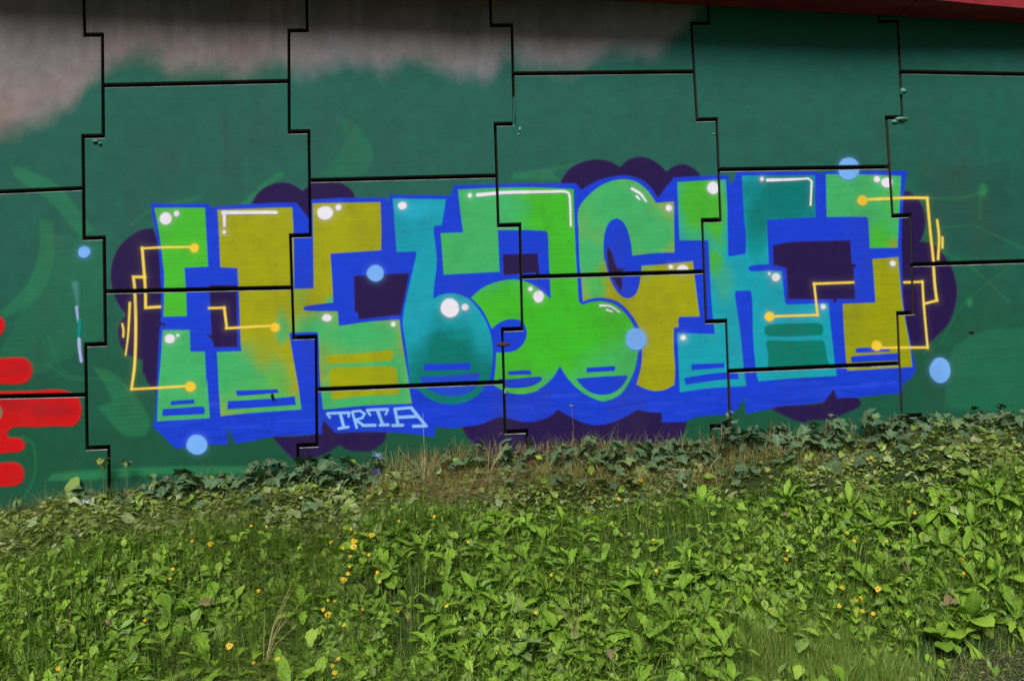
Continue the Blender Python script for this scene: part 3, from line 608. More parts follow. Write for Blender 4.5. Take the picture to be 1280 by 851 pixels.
def lump(px, py, w, h, d, seed):
    x, zz = wall(px, py); bm = bmesh.new(); bmesh.ops.create_icosphere(bm, subdivisions=2, radius=1.0); r = random.Random(seed)
    for v_ in bm.verts:
        k_ = 1+r.uniform(-0.25, 0.25); v_.co = Vector((v_.co.x*w*k_, v_.co.y*d*k_, v_.co.z*h*k_*(1.0 if v_.co.z > 0 else 0.6)))+Vector((float(x), -0.001, float(zz)))
    me = bpy.data.meshes.new('foam_lump'); bm.to_mesh(me); bm.free(); me.materials.append(M_FOAM); me.shade_smooth()
    o = link(bpy.data.objects.new('foam_lump', me), wall_root); uv_planar(o); o.location = (-3.0, 0, 0)
for a in [(119, 177, 0.022, 0.012, 0.02, 1), (125, 180, 0.014, 0.01, 0.016, 2), (1129, 114, 0.022, 0.026, 0.02, 3), (1126, 150, 0.052, 0.02, 0.03, 4), (1118, 153, 0.03, 0.015, 0.02, 5), (892, 168, 0.012, 0.008, 0.01, 6), (650, 162, 0.014, 0.02, 0.01, 7), (648, 169, 0.01, 0.012, 0.01, 8), (632, 490, 0.012, 0.03, 0.008, 9)]: lump(*a)
# rusty bolt ends and a shadow oval
M_RUST_SHADOW = mat_concrete('rust_and_shadow', (0.02, 0.012, 0.014), (0.07, 0.035, 0.025), 0.7, 80)
def clip(name, px, py, w, h, d):
    x, zz = wall(px, py); V = []; Fc = []; N = 10
    for k_, (s, y_) in enumerate([(1, 0.004), (0.85, -d), (0.4, -d*1.3)]):
        for i in range(N):
            a = 2*math.pi*i/N; V.append((float(x)+w*s*math.cos(a), y_, float(zz)+h*s*math.sin(a)*(1-0.3*abs(math.cos(a)))))
    for k_ in range(2):
        for i in range(N): Fc.append((k_*N+i, k_*N+(i+1) % N, (k_+1)*N+(i+1) % N, (k_+1)*N+i))
    Fc.append(tuple(range(2*N, 3*N)))
    o = mesh_obj(name, V, Fc, M_RUST_SHADOW, wall_root); o.location = (-3.0, 0, 0)
clip('shadow_oval', 629, 430, 0.058, 0.018, 0.006); clip('bolt_stub', 340.5, 494.5, 0.010, 0.024, 0.03); clip('bolt_stub', 1214, 414.5, 0.022, 0.008, 0.012)  # the first is a flat dark oval modelled in place of a shadow

# films of paint, cut along the joints
pan2 = [(offset_poly(f, 0.0012, 0.0012), dy) for f, dy in PANELS]
mural = tag(empty('graffiti_mural', (3.4, 0, 2.2)), 'wide blue outlined graffiti lettering in green, olive and turquoise over purple clouds', 'graffiti')
tagr = tag(empty('graffiti_tag', (2.8, 0, 1.6)), 'small pale blue TRTA letters sprayed on the lower blue edge of the mural', 'graffiti')
redg = tag(empty('red_graffiti', (-1.2, 0, 1.8)), 'red dripping graffiti shapes at the left edge of the wall', 'graffiti')
strk = tag(empty('paint_streak', (0.0, 0, 2.0)), 'short vertical lilac and teal spray streak left of the big mural', 'paint mark')
OWN = {'mural': mural, 'tag': tagr, 'red': redg, 'streak': strk}
def clean(P):
    out = []
    for p in P:
        if not out or math.hypot(p[0]-out[-1][0], p[1]-out[-1][1]) > 0.0015: out.append(p)
    if math.hypot(out[0][0]-out[-1][0], out[0][1]-out[-1][1]) < 0.0015: out.pop()
    if sum(out[i-1][0]*out[i][1]-out[i][0]*out[i-1][1] for i in range(len(out))) < 0: out = out[::-1]
    return out
for order, (name, layer, P, owner, label) in enumerate(SHAPES):
    P = clean(P); x0 = min(p[0] for p in P); x1 = max(p[0] for p in P); z0 = min(p[1] for p in P); z1 = max(p[1] for p in P)
    pts = [Vector(p) for p in P]; faces = [list(range(len(P)))]; dys = []
    for f, dy in pan2:
        if max(p[0] for p in f) < x0 or min(p[0] for p in f) > x1 or max(p[1] for p in f) < z0 or min(p[1] for p in f) > z1: continue
        f = clean(list(f)); b = len(pts); pts += [Vector(p) for p in f]; faces.append(list(range(b, b+len(f)))); dys.append(dy)
    if not dys: continue
    vo, eo, fo, ov, oe, of = delaunay_2d_cdt(pts, [], faces, 3, 1e-6)
    V = []; Fc = []; idx = {}
    root = OWN[owner]; lx, lz = root.location.x, root.location.z
    for f, src in zip(fo, of):
        if 0 not in src: continue
        pan = [s for s in src if s > 0]
        if not pan: continue
        q = pan[0]; row = []
        for vi in f:
            key = (vi, q)
            if key not in idx: idx[key] = len(V); V.append((vo[vi].x, dys[q-1]-0.0003-0.000025*order, vo[vi].y))
            row.append(idx[key])
        a, b, c = [V[i] for i in row[:3]]
        if (b[0]-a[0])*(c[2]-a[2])-(b[2]-a[2])*(c[0]-a[0]) < 0: row = row[::-1]
        Fc.append(tuple(row))
    if not Fc: continue
    o = mesh_obj(name, V, Fc, M_PAINT, root); uv_planar(o); o.location = (-lx, 0, -lz)
    if label: o['label'] = label

# ------------------------------------------------------------------ red girder over the wall
def mat_red():
    m = NT('red_girder_paint'); geo = m.new('ShaderNodeNewGeometry'); n1 = m.noise(6, 6, geo.outputs['Position']); n2 = m.noise(60, 4, geo.outputs['Position'])
    c = m.ramp(n1, [(0.3, (0.20, 0.008, 0.014)), (0.7, (0.36, 0.02, 0.03))]); m.ln(c, m.b.inputs['Base Color'])
    m.b.inputs['Roughness'].default_value = 0.5; m.ln(m.bump(n2, 0.2, 0.002), m.b.inputs['Normal']); return m.m
M_RED = mat_red()
def gz(x):    # underside of the girder along the wall
    (xa, za), (xb, zb) = wall(980, 14), wall(1280, 31); return float(za+(zb-za)*(x-xa)/(xb-xa))
def gd(x): return float(np.interp(x, [-7, 5.6, 6.9, 14], [0.62, 0.41, 0.29, 0.12]))
gird = tag(empty('bridge_girder', (3, 0, gz(3))), 'red painted steel bridge girder running along above the top of the wall', 'girder')
def girder_piece(name, x0, x1, mat, ylo, yhi, z0, z1, lab=None):
    N = max(2, int((x1-x0)/0.5)); V = []; Fc = []
    for i in range(N+1):
        x = x0+(x1-x0)*i/N; g = gz(x); d = gd(x)
        a = ylo(d); b = yhi(d); V += [(x, a, g+z0), (x, b, g+z0), (x, b, g+z1), (x, a, g+z1)]
    for i in range(N):
        for j in range(4): Fc.append((4*i+j, 4*i+(j+1) % 4, 4*i+4+(j+1) % 4, 4*i+4+j))
    Fc += [(3, 2, 1, 0), (4*N, 4*N+1, 4*N+2, 4*N+3)]
    o = mesh_obj(name, V, Fc, mat, gird); o.location = (-3, 0, -gz(3))
    bm = bmesh.new(); bm.from_mesh(o.data); bmesh.ops.recalc_face_normals(bm, faces=bm.faces); bm.to_mesh(o.data); bm.free(); return o
sx = float(wall(1121, 24)[0])
girder_piece('bottom_plate', -7, sx-0.008, M_RED, lambda d: -d, lambda d: -0.02, 0, 0.03)
girder_piece('bottom_plate', sx+0.008, 14, M_RED, lambda d: -d, lambda d: -0.02, 0.002, 0.03)
girder_piece('girder_web', -7, 14, M_RED, lambda d: -d+0.02, lambda d: -d+0.05, 0.032, 0.75)
girder_piece('top_flange', -7, 14, M_RED, lambda d: -d-0.03, lambda d: -0.03, 0.755, 0.79)
girder_piece('seam_strip', sx-0.0075, sx+0.0075, M_BACK, lambda d: -d+0.004, lambda d: -0.02, 0.008, 0.02)
dk = girder_piece('deck_edge', -7, 14, M_DECK, lambda d: -d-0.22, lambda d: 3.0, 0.8, 1.1)

# ------------------------------------------------------------------ ground
cp = [(-400, 690), (-60, 655), (0, 642), (100, 624), (200, 610), (300, 604), (400, 598), (500, 588), (600, 578), (700, 573), (800, 572), (900, 566), (1000, 556), (1100, 545), (1200, 535), (1280, 526), (1700, 490)]
bx = []; bz = []
for a, b in cp:
    X, Zz = wall(a, b); bx.append(float(X)); bz.append(float(Zz))
GRN_ = np.random.default_rng(3); GN = GRN_.random((512, 512))
def gnoise(x, y, s):
    x = np.asarray(x, float)/s+100.3; y = np.asarray(y, float)/s+57.7
    xi = np.floor(x).astype(int); yi = np.floor(y).astype(int); fx = x-xi; fy = y-yi; fx = fx*fx*(3-2*fx); fy = fy*fy*(3-2*fy)
    g = lambda a, b: GN[a % 512, b % 512]
    return (g(xi, yi)*(1-fx)+g(xi+1, yi)*fx)*(1-fy)+(g(xi, yi+1)*(1-fx)+g(xi+1, yi+1)*fx)*fy
def crest(x): return 0.76+0.08*np.sin(x*1.1+0.6)+0.10*(gnoise(x, 0, 0.9)-0.5)
def toe(x): return np.interp(x, [-3, 1.0, 3.6, 4.6, 5.2, 5.7, 7, 9], [2.45, 2.4, 2.25, 2.05, 1.80, 1.60, 1.45, 1.4])
def height(x, y):
    x = np.asarray(x, float); y = np.asarray(y, float); d = -y
    zb = np.interp(x, bx, bz); c = crest(x); t = toe(x); zc = zb-0.34
    s = np.clip((d-c)/(t-c), 0, 1); prof = (1-s)**0.85*0.7+0.3*(1-s*s*(3-2*s))
    h = np.where(d < c, zb-0.34*np.clip(d/c, 0, 1)**1.15, zc*prof)
    m = np.clip(d/0.25, 0, 1)*np.clip((t+0.4-d)/0.5, 0.08, 1)
    h = h+m*(0.16*(gnoise(x, y, 0.62)-0.5)+0.07*(gnoise(x+9, y, 0.21)-0.5)+0.025*(gnoise(x, y+5, 0.08)-0.5))
    return h
gx = np.concatenate([np.linspace(-400, -8, 12), np.linspace(-7.5, -2.6, 50), np.arange(-2.5, 9.0, 0.035), np.linspace(9.1, 14, 50), np.linspace(16, 400, 12)])
gy = np.concatenate([np.linspace(-400, -12, 12), np.linspace(-11.5, -3.3, 42), np.arange(-3.25, 0.06, 0.035)])
XX, YY = np.meshgrid(gx, gy); ZZ = height(XX, YY)
nv = np.stack([XX.ravel(), YY.ravel(), ZZ.ravel()], 1); ny_, nx_ = XX.shape
ii = (np.arange(ny_-1)[:, None]*nx_+np.arange(nx_-1)).ravel(); fa = np.stack([ii, ii+1, ii+1+nx_, ii+nx_], 1)
def np_mesh(name, V, Fc, mat, tint=None, uv=None, parent=None, smooth=True):
    V = np.asarray(V, np.float32); Fc = np.asarray(Fc, np.int32); k = Fc.shape[1]
    me = bpy.data.meshes.new(name); me.vertices.add(len(V)); me.vertices.foreach_set('co', V.ravel())
    me.loops.add(Fc.size); me.loops.foreach_set('vertex_index', Fc.ravel()); me.polygons.add(len(Fc))
    me.polygons.foreach_set('loop_start', np.arange(0, Fc.size, k, dtype=np.int32))
    me.update(calc_edges=True)
    if smooth: me.shade_smooth()
    if tint is not None:
        at = me.attributes.new('tint', 'FLOAT_COLOR', 'POINT'); c = np.ones((len(V), 4), np.float32); c[:, :3] = tint; at.data.foreach_set('color', c.ravel())
    if uv is not None:
        u = me.uv_layers.new(name='UVMap'); u.data.foreach_set('uv', np.asarray(uv, np.float32)[Fc.ravel()].ravel())
    me.materials.append(mat); me.validate()
    return link(bpy.data.objects.new(name, me), parent)
def mat_soil():
    m = NT('soil_and_moss'); geo = m.new('ShaderNodeNewGeometry'); P = geo.outputs['Position']
    n1 = m.noise(3.5, 6, P); n2 = m.noise(45, 6, P, 0.7); n3 = m.noise(12, 5, P)
    soil = m.ramp(n2, [(0.3, (0.010, 0.008, 0.005)), (0.55, (0.032, 0.023, 0.014)), (0.8, (0.075, 0.055, 0.036))])
    moss = m.ramp(n2, [(0.3, (0.010, 0.028, 0.004)), (0.75, (0.04, 0.10, 0.012))])
    f = m.ramp(n1, [(0.30, (0, 0, 0)), (0.45, (1, 1, 1))])
    m.ln(m.mix(f, soil, moss), m.b.inputs['Base Color']); m.b.inputs['Roughness'].default_value = 0.95
    m.ln(m.bump(m.math('ADD', n2, n3), 0.9, 0.03), m.b.inputs['Normal']); return m.m
ground = tag(np_mesh('ground', nv, fa, mat_soil()), kind='structure')

def ray_ground(px, py, up=0.0):
    "point of the ground seen through a photograph pixel"
    d = fw*F_PX+(px-640)*RX+(425.5-py)*UX; d = d/abs(d[1])
    t = np.linspace(3.5, 7.35, 1500); p = CAM+d[None]*t[:, None]
    g = p[:, 2]-height(p[:, 0], p[:, 1])-up; i = int(np.argmax(g < 0))
    if g[i] >= 0: i = len(t)-1
    q = p[i]; return Vector((q[0], q[1], float(height(q[0], q[1]))))
def gnormal(x, y):
    e = 0.05; return Vector((float(height(x-e, y)-height(x+e, y)), float(height(x, y-e)-height(x, y+e)), 2*e)).normalized()

# ------------------------------------------------------------------ leaf materials
def mat_leaf(name, src, dark, lite, rough=0.42, vein=0.5, trans=0.14, spec=0.5, pale=(0.30, 0.42, 0.07)):
    m = NT(name); geo = m.new('ShaderNodeNewGeometry'); P = geo.outputs['Position']
    if src == 'tint':
        a = m.new('ShaderNodeAttribute', attribute_name='tint'); base = a.outputs['Color']
    else:
        oi = m.new('ShaderNodeObjectInfo'); base = m.ramp(oi.outputs['Random'], [(0.0, dark), (0.55, tuple((x+y)/2 for x, y in zip(dark, lite))), (1.0, lite)])
    uv = m.new('ShaderNodeUVMap', uv_map='UVMap'); sx_ = m.new('ShaderNodeSeparateXYZ'); m.ln(uv.outputs[0], sx_.inputs[0])
    u = m.math('ABSOLUTE', m.math('SUBTRACT', sx_.outputs[0], 0.5)); mid = m.math('MULTIPLY', m.math('LESS_THAN', u, 0.035), vein)
    side = m.math('SINE', m.math('MULTIPLY', m.math('SUBTRACT', sx_.outputs[1], m.math('MULTIPLY', u, 0.55)), 62.0))
    sv = m.math('MULTIPLY', m.math('GREATER_THAN', side, 0.93), vein*0.35)
    n = m.noise(38, 4, P); n2 = m.noise(7, 3, P)
    c = m.mix(m.math('MULTIPLY', m.math('SUBTRACT', n, 0.35), 0.9), base, m.mix(0.35, base, (0.13, 0.17, 0.03)))
    c = m.mix(m.math('MAXIMUM', m.math('MULTIPLY', m.math('SUBTRACT', n2, 0.55), 1.4), 0.0), c, m.mix(0.4, base, (0.26, 0.34, 0.04)))
    c = m.mix(m.math('MAXIMUM', mid, sv), c, pale)
    hole = m.math('GREATER_THAN', m.noise(95, 2, P), 0.70); c = m.mix(m.math('MULTIPLY', hole, 0.6), c, (0.09, 0.055, 0.02))
    c = m.mix(m.math('MULTIPLY', geo.outputs['Backfacing'], 0.35), c, pale)
    m.ln(c, m.b.inputs['Base Color']); m.b.inputs['Roughness'].default_value = rough; m.b.inputs['Specular IOR Level'].default_value = spec*0.35
    m.ln(m.bump(m.math('ADD', m.math('MULTIPLY', n, 0.6), m.math('MULTIPLY', m.math('MAXIMUM', mid, sv), -0.8)), 0.5, 0.004), m.b.inputs['Normal'])
    tr = m.new('ShaderNodeBsdfTranslucent'); m.ln(m.mix(1.0, c, (1.15, 1.35, 0.6), 'MULTIPLY'), tr.inputs['Color'])
    ms = m.new('ShaderNodeMixShader'); ms.inputs[0].default_value = trans; m.ln(m.b.outputs[0], ms.inputs[1]); m.ln(tr.outputs[0], ms.inputs[2]); m.ln(ms.outputs[0], m.out.inputs[0])
    return m.m
M_STUFF = mat_leaf('ground_cover_leaf', 'tint', None, None, 0.5)
M_BROAD = mat_leaf('broad_leaf', 'obj', (0.055, 0.19, 0.006), (0.29, 0.52, 0.045), 0.38)
M_LONG = mat_leaf('long_leaf', 'obj', (0.05, 0.19, 0.005), (0.27, 0.53, 0.035), 0.40)
M_ROUND = mat_leaf('small_round_leaf', 'obj', (0.07, 0.22, 0.006), (0.29, 0.51, 0.045), 0.40)
M_IVY = mat_leaf('ivy_leaf', 'obj', (0.012, 0.045, 0.018), (0.085, 0.19, 0.09), 0.45, 0.7, 0.15, pale=(0.2, 0.3, 0.15))
M_SILVER = mat_leaf('silver_leaf', 'obj', (0.06, 0.11, 0.07), (0.16, 0.23, 0.16), 0.6, 0.5, 0.12)
M_PALE = mat_leaf('pale_leaf', 'obj', (0.17, 0.25, 0.06), (0.24, 0.32, 0.10), 0.5)
M_BROWNLEAF = mat_leaf('withered_leaf', 'obj', (0.24, 0.17, 0.07), (0.36, 0.28, 0.13), 0.7, 0.4, 0.2, pale=(0.4, 0.33, 0.2))
M_PINKLEAF = mat_leaf('reddish_leaf', 'obj', (0.30, 0.07, 0.06), (0.38, 0.11, 0.09), 0.6, 0.4, 0.2, pale=(0.45, 0.2, 0.16))
def mat_plain(name, c, rough=0.6, var=0.3):
    m = NT(name); oi = m.new('ShaderNodeNewGeometry'); n = m.noise(50, 4, oi.outputs['Position'])
    m.ln(m.ramp(n, [(0.3, tuple(x*(1-var) for x in c)), (0.7, tuple(min(1, x*(1+var)) for x in c))]), m.b.inputs['Base Color']); m.b.inputs['Roughness'].default_value = rough; return m.m
M_YELLOW = mat_plain('yellow_petal', (0.85, 0.58, 0.015), 0.55, 0.15)
M_ORANGE = mat_plain('flower_centre', (0.55, 0.22, 0.01), 0.7)
M_STEM = mat_plain('green_stem', (0.06, 0.11, 0.025)); M_STRAW = mat_plain('dry_straw', (0.55, 0.46, 0.22)); M_REDST = mat_plain('reddish_dead_stem', (0.24, 0.15, 0.085)); M_CLOVER = mat_plain('clover_pink', (0.30, 0.12, 0.13))

# ------------------------------------------------------------------ leaf shapes: u across, v along; returns verts, faces, uv in unit length
def leaf_grid(width, nl=6, kind='oval', curl=0.35, fold=0.25, wave=0.05, seed=0, petiole=0.18):
    r = np.random.default_rng(seed); V = []; U = []; Fc = []
    ph = r.random()*6; curlr = curl*(0.7+0.6*r.random()); side = r.uniform(-0.12, 0.12)
    for i in range(nl+1):
        t = i/nl
        if t < petiole: w = 0.045*width/0.4
        else:
            s = (t-petiole)/(1-petiole)
            if kind == 'oval': w = width*0.5*max(0.0, math.sin(math.pi*min(1, s**0.8)))**0.48
            elif kind == 'spoon': w = width*0.5*max(0.0, math.sin(math.pi*s**1.7))**0.55
            elif kind == 'lance': w = width*0.5*max(0.0, math.sin(math.pi*s**1.1))**0.8*(1+0.10*math.sin(s*22+ph))
            elif kind == 'lobed': w = width*0.5*max(0.0, math.sin(math.pi*s**1.25))**0.7*(0.78+0.42*(i % 2))
            elif kind == 'heart': w = width*0.5*max(0.0, math.sin(math.pi*min(1, 0.12+0.88*s**0.75)))**0.55
        if i == nl: w = 0.004
        a = curlr*t*1.6; x = math.sin(a)/max(curlr*1.6, 1e-3) if curlr > 1e-3 else t; zc = -(1-math.cos(a))/max(curlr*1.6, 1e-3)
        yc = side*t*t
        for j, q in enumerate((-1, -0.5, 0, 0.5, 1) if kind != 'thin' else (-1, 0, 1)):
            V.append((x, yc+q*w, zc+fold*abs(q)*w+wave*math.sin(t*9+ph+q*2.2)*w*abs(q)*2)); U.append((0.5+q*0.5, t))
    for i in range(nl):
        for j in range(4): Fc.append((i*5+j, i*5+j+1, i*5+6+j, i*5+5+j))
    return np.array(V), np.array(Fc), np.array(U)
def ivy_shape(seed=0):
    r = np.random.default_rng(seed)
    pts = [(0.12, 0.0), (0.0, 0.18), (0.05, 0.42), (0.25, 0.30), (0.48, 0.52), (0.55, 0.24), (1.0, 0.0)]
    full = [pts[0]]+pts[1:-1]+[pts[-1]]+[(x, -y) for x, y in pts[1:-1][::-1]]
    V = [(0.38, 0, 0.06)]+[(x+r.uniform(-.02, .02), y*(1+r.uniform(-.1, .1)), -0.12*abs(y)-0.10*x*x+r.uniform(-0.04, 0.04)) for x, y in full]
    V += [(-0.35, 0.01, -0.12), (-0.35, -0.01, -0.12)]
    n = len(full); Fc = [(0, 1+i, 1+(i+1) % n) for i in range(n)]+[(1, n+1, n+2)]
    U = [(0.5, 0.4)]+[(0.5+y, x) for x, y in full]+[(0.5, 0), (0.5, 0)]
    return np.array(V), np.array(Fc), np.array(U)
def leaf_mesh(name, data, mat):
    V, Fc, U = data; me = bpy.data.meshes.new(name); me.from_pydata([tuple(map(float, v)) for v in V], [], [tuple(map(int, f)) for f in Fc]); me.shade_smooth()
    uv = me.uv_layers.new(name='UVMap'); vi = [l.vertex_index for l in me.loops]; uv.data.foreach_set('uv', np.asarray(U, np.float32)[vi].ravel()); me.materials.append(mat); return me
LM = {'broad': [leaf_mesh('leaf', leaf_grid(0.62, 7, 'oval', 0.5, 0.22, 0.10, s, 0.25), M_BROAD) for s in range(8)],
      'spoon': [leaf_mesh('leaf', leaf_grid(0.44, 7, 'spoon', 0.6, 0.20, 0.08, s+20, 0.2), M_BROAD) for s in range(8)],
      'long': [leaf_mesh('leaf', leaf_grid(0.24, 8, 'lance', 0.7, 0.25, 0.15, s+40, 0.1), M_LONG) for s in range(6)]+[leaf_mesh('leaf', leaf_grid(0.26, 10, 'lobed', 0.8, 0.2, 0.1, s+60, 0.1), M_LONG) for s in range(6)],
      'round': [leaf_mesh('leaf', leaf_grid(0.62, 5, 'oval', 0.4, 0.2, 0.1, s+80, 0.3), M_ROUND) for s in range(6)],
      'ivy': [leaf_mesh('leaf', ivy_shape(s), M_IVY) for s in range(8)]}

# ------------------------------------------------------------------ stuff: ground cover merged from many small leaves, blades and clippings
def rot_basis(az, el, roll):
    "columns: leaf length axis, leaf width axis, leaf normal"
    ca, sa, ce, se = np.cos(az), np.sin(az), np.cos(el), np.sin(el)
    L = np.stack([ca*ce, sa*ce, se], 1); Wd = np.stack([-sa, ca, 0*az], 1); N = np.cross(L, Wd)
    cr, sr = np.cos(roll)[:, None], np.sin(roll)[:, None]
    return L, Wd*cr+N*sr, N*cr-Wd*sr
def scatter(name, mat, templates, P, az, el, roll, size, tint):
    Vs = []; Fs = []; Us = []; Ts = []; off = 0; n = len(P); pick = rng.integers(0, len(templates), n)
    for k, (V, Fc, U) in enumerate(templates):
        q = np.nonzero(pick == k)[0]
        if not len(q): continue
        L, Wd, N = rot_basis(az[q], el[q], roll[q])
        X = (V[None, :, 0, None]*L[:, None]+V[None, :, 1, None]*Wd[:, None]+V[None, :, 2, None]*N[:, None])*size[q][:, None, None]+P[q][:, None]
        m = V.shape[0]; Vs.append(X.reshape(-1, 3)); Fs.append((Fc[None]+(np.arange(len(q))*m)[:, None, None]+off).reshape(-1, Fc.shape[1])); off += m*len(q)
        Us.append(np.tile(U, (len(q), 1))); Ts.append(np.repeat(tint[q], m, 0))
    return tag(np_mesh(name, np.concatenate(Vs), np.concatenate(Fs), mat, np.concatenate(Ts), np.concatenate(Us)), kind='stuff')
def blades(name, P, az, ln, lean, wd, tint, bend=1.0):
    n = len(P); lv = 5; V = np.zeros((n, lv*2-1, 3)); d = np.stack([np.cos(az), np.sin(az), 0*az], 1); sdv = np.stack([-np.sin(az), np.cos(az), 0*az], 1)
    p = P.copy(); seg = (ln/(lv-1))[:, None]
    for i in range(lv):
        w = (wd*(1-i/(lv-1))**0.7)[:, None]
        if i < lv-1: V[:, 2*i] = p-sdv*w; V[:, 2*i+1] = p+sdv*w
        else: V[:, 2*i] = p
        a = (lean*(1-bend*0.65+bend*0.85*i/(lv-1)))[:, None]; p = p+seg*(d*np.sin(a)+np.array([0, 0, 1.0])*np.cos(a))
    f = [(2*i, 2*i+1, 2*i+3) for i in range(lv-2)]+[(2*i, 2*i+3, 2*i+2) for i in range(lv-2)]+[(2*lv-4, 2*lv-3, 2*lv-2)]
    m = 2*lv-1; Fc = (np.array(f)[None]+(np.arange(n)*m)[:, None, None]).reshape(-1, 3)
    U = np.tile(np.array([(0.2+0.6*(j % 2), j/m) for j in range(m)]), (n, 1))
    return tag(np_mesh(name, V.reshape(-1, 3), Fc, M_STUFF, np.repeat(tint, m, 0), U), kind='stuff')
def pts(n, x0=-2.6, x1=8.6, d0=0.0, d1=2.7, fn=None):
    out = []
    tot = 0
    while tot < n:
        x = rng.uniform(x0, x1, n*2); d = rng.uniform(d0, d1, n*2)
        if fn is not None:
            k = rng.random(n*2) < fn(x, d); x = x[k]; d = d[k]
        out.append(np.stack([x, -d, height(x, -d)], 1)); tot += len(x)
    return np.concatenate(out)[:n]
def pal(n, cols, jit=0.25):
    c = np.array(cols)[rng.integers(0, len(cols), n)]; return np.clip(c*(1+rng.uniform(-jit, jit, (n, 1)))*(1+rng.uniform(-0.08, 0.08, (n, 3))), 0.004, 1)
small = [leaf_grid(0.6, 4, 'oval', 0.5, 0.2, 0.1, s, 0.2) for s in range(4)]+[leaf_grid(0.42, 4, 'spoon', 0.6, 0.2, 0.1, s, 0.15) for s in range(3)]+[leaf_grid(0.22, 5, 'lance', 0.7, 0.2, 0.1, s, 0.1) for s in range(4)]
GREENS = [(0.035, 0.13, 0.004), (0.10, 0.29, 0.008), (0.23, 0.47, 0.02), (0.06, 0.19, 0.008), (0.34, 0.54, 0.07), (0.20, 0.35, 0.12)]
CUT = [(0.26, 0.42, 0.08), (0.40, 0.52, 0.18), (0.50, 0.58, 0.34), (0.20, 0.38, 0.04), (0.42, 0.46, 0.14), (0.06, 0.11, 0.03), (0.15, 0.13, 0.06)]
STRAW = [(0.50, 0.42, 0.18), (0.42, 0.34, 0.14), (0.34, 0.22, 0.11), (0.28, 0.38, 0.07), (0.36, 0.17, 0.11), (0.62, 0.56, 0.32), (0.20, 0.30, 0.05)]
def bankf(x, d): return (d > crest(x)-0.04+0.18*(gnoise(x, d*2, 0.5)-0.5))*1.0*(d < toe(x)+0.45)*(0.7+0.3*(gnoise(x, d, 0.3) > 0.30))*np.where((x > 4.75) & (d > toe(x)-0.06), 0.03, 1)*np.where((x > 3.85) & (x < 4.9) & (d > toe(x)-0.3), 0.25, 1)
n = 48000; P = pts(n, fn=bankf); P[:, 2] += rng.uniform(0.0, 0.09, n)
GC = gnoise(P[:, 0]+31, P[:, 1]*1.4, 0.33)+0.35*gnoise(P[:, 0], P[:, 1]+77, 0.13); P = P[GC > 0.50]; n = len(P)
scatter('ground_cover', M_STUFF, small, P, AZ := rng.normal(-math.pi/2, 1.5, n), 0.75*np.sin(AZ)+rng.normal(0.12, 0.42, n), rng.normal(0, 0.4, n), rng.uniform(0.035, 0.10, n)*(0.8+0.6*gnoise(P[:, 0], P[:, 1], 0.4)), pal(n, GREENS))
# flat clippings on the shelf under the wall
def shelf(x, d): return np.clip(1.25-(d/(crest(x)+0.15))**4, 0, 1)*(0.4+0.6*(gnoise(x, d, 0.25) > 0.3))
n = 24000; P = pts(n, d0=0.02, d1=0.95, fn=shelf); P[:, 2] += rng.uniform(0.0, 0.03, n)
scatter('leaf_clippings', M_STUFF, small, P, rng.uniform(0, 6.28, n), rng.normal(0.0, 0.22, n), rng.normal(0, 0.35, n), rng.uniform(0.03, 0.08, n), pal(n, CUT))
n = 1500; P = pts(n, d0=0.04, d1=0.95, fn=shelf); P[:, 2] += rng.uniform(0.015, 0.05, n)
scatter('large_leaf_clippings', M_STUFF, [leaf_grid(0.45, 6, 'oval', 0.5, 0.2, 0.25, s+700, 0.2) for s in range(4)]+[ivy_shape_q(s) for s in range(0)], P, rng.uniform(0, 6.28, n), rng.normal(0.0, 0.25, n), rng.normal(0, 0.4, n), rng.uniform(0.06, 0.15, n), pal(n, [(0.34, 0.46, 0.16), (0.42, 0.50, 0.30), (0.20, 0.36, 0.05), (0.50, 0.55, 0.38), (0.14, 0.22, 0.06)]))
# grass
n = 46000; P = pts(n, d0=0.35, fn=bankf)
blades('grass', P, rng.normal(-math.pi/2, 1.3, n), rng.uniform(0.06, 0.20, n), rng.uniform(0.1, 1.1, n), rng.uniform(0.0011, 0.0030, n), pal(n, GREENS+[(0.10, 0.15, 0.05)]))
n = 11000; P = pts(n, d0=0.6, fn=lambda x, d: bankf(x, d)*(0.25+0.75*(gnoise(x+5, d, 0.45) > 0.55)))
blades('long_grass', P, rng.normal(-1.3, 0.9, n), rng.uniform(0.14, 0.32, n), rng.uniform(0.4, 1.6, n), rng.uniform(0.0018, 0.006, n), pal(n, [(0.16, 0.30, 0.03), (0.24, 0.38, 0.06), (0.12, 0.24, 0.05), (0.30, 0.36, 0.12)]))
n = 14000
P = pts(n, x0=3.2, x1=6.3, d0=1.2, d1=2.6, fn=lambda x, d: np.exp(-((x-4.4)/0.42)**2-((d-1.95)/0.32)**2)*(gnoise(x, d, 0.12)*0.6+0.5)+0.35*np.exp(-((x-5.7)/0.6)**2-((d-1.45)/0.14)**2))
blades('fine_grass', P, rng.uniform(0, 6.28, n), rng.uniform(0.05, 0.17, n), rng.uniform(0.3, 1.4, n), rng.uniform(0.0009, 0.0020, n), pal(n, [(0.10, 0.26, 0.015), (0.16, 0.32, 0.03), (0.26, 0.38, 0.08), (0.32, 0.33, 0.13)]))
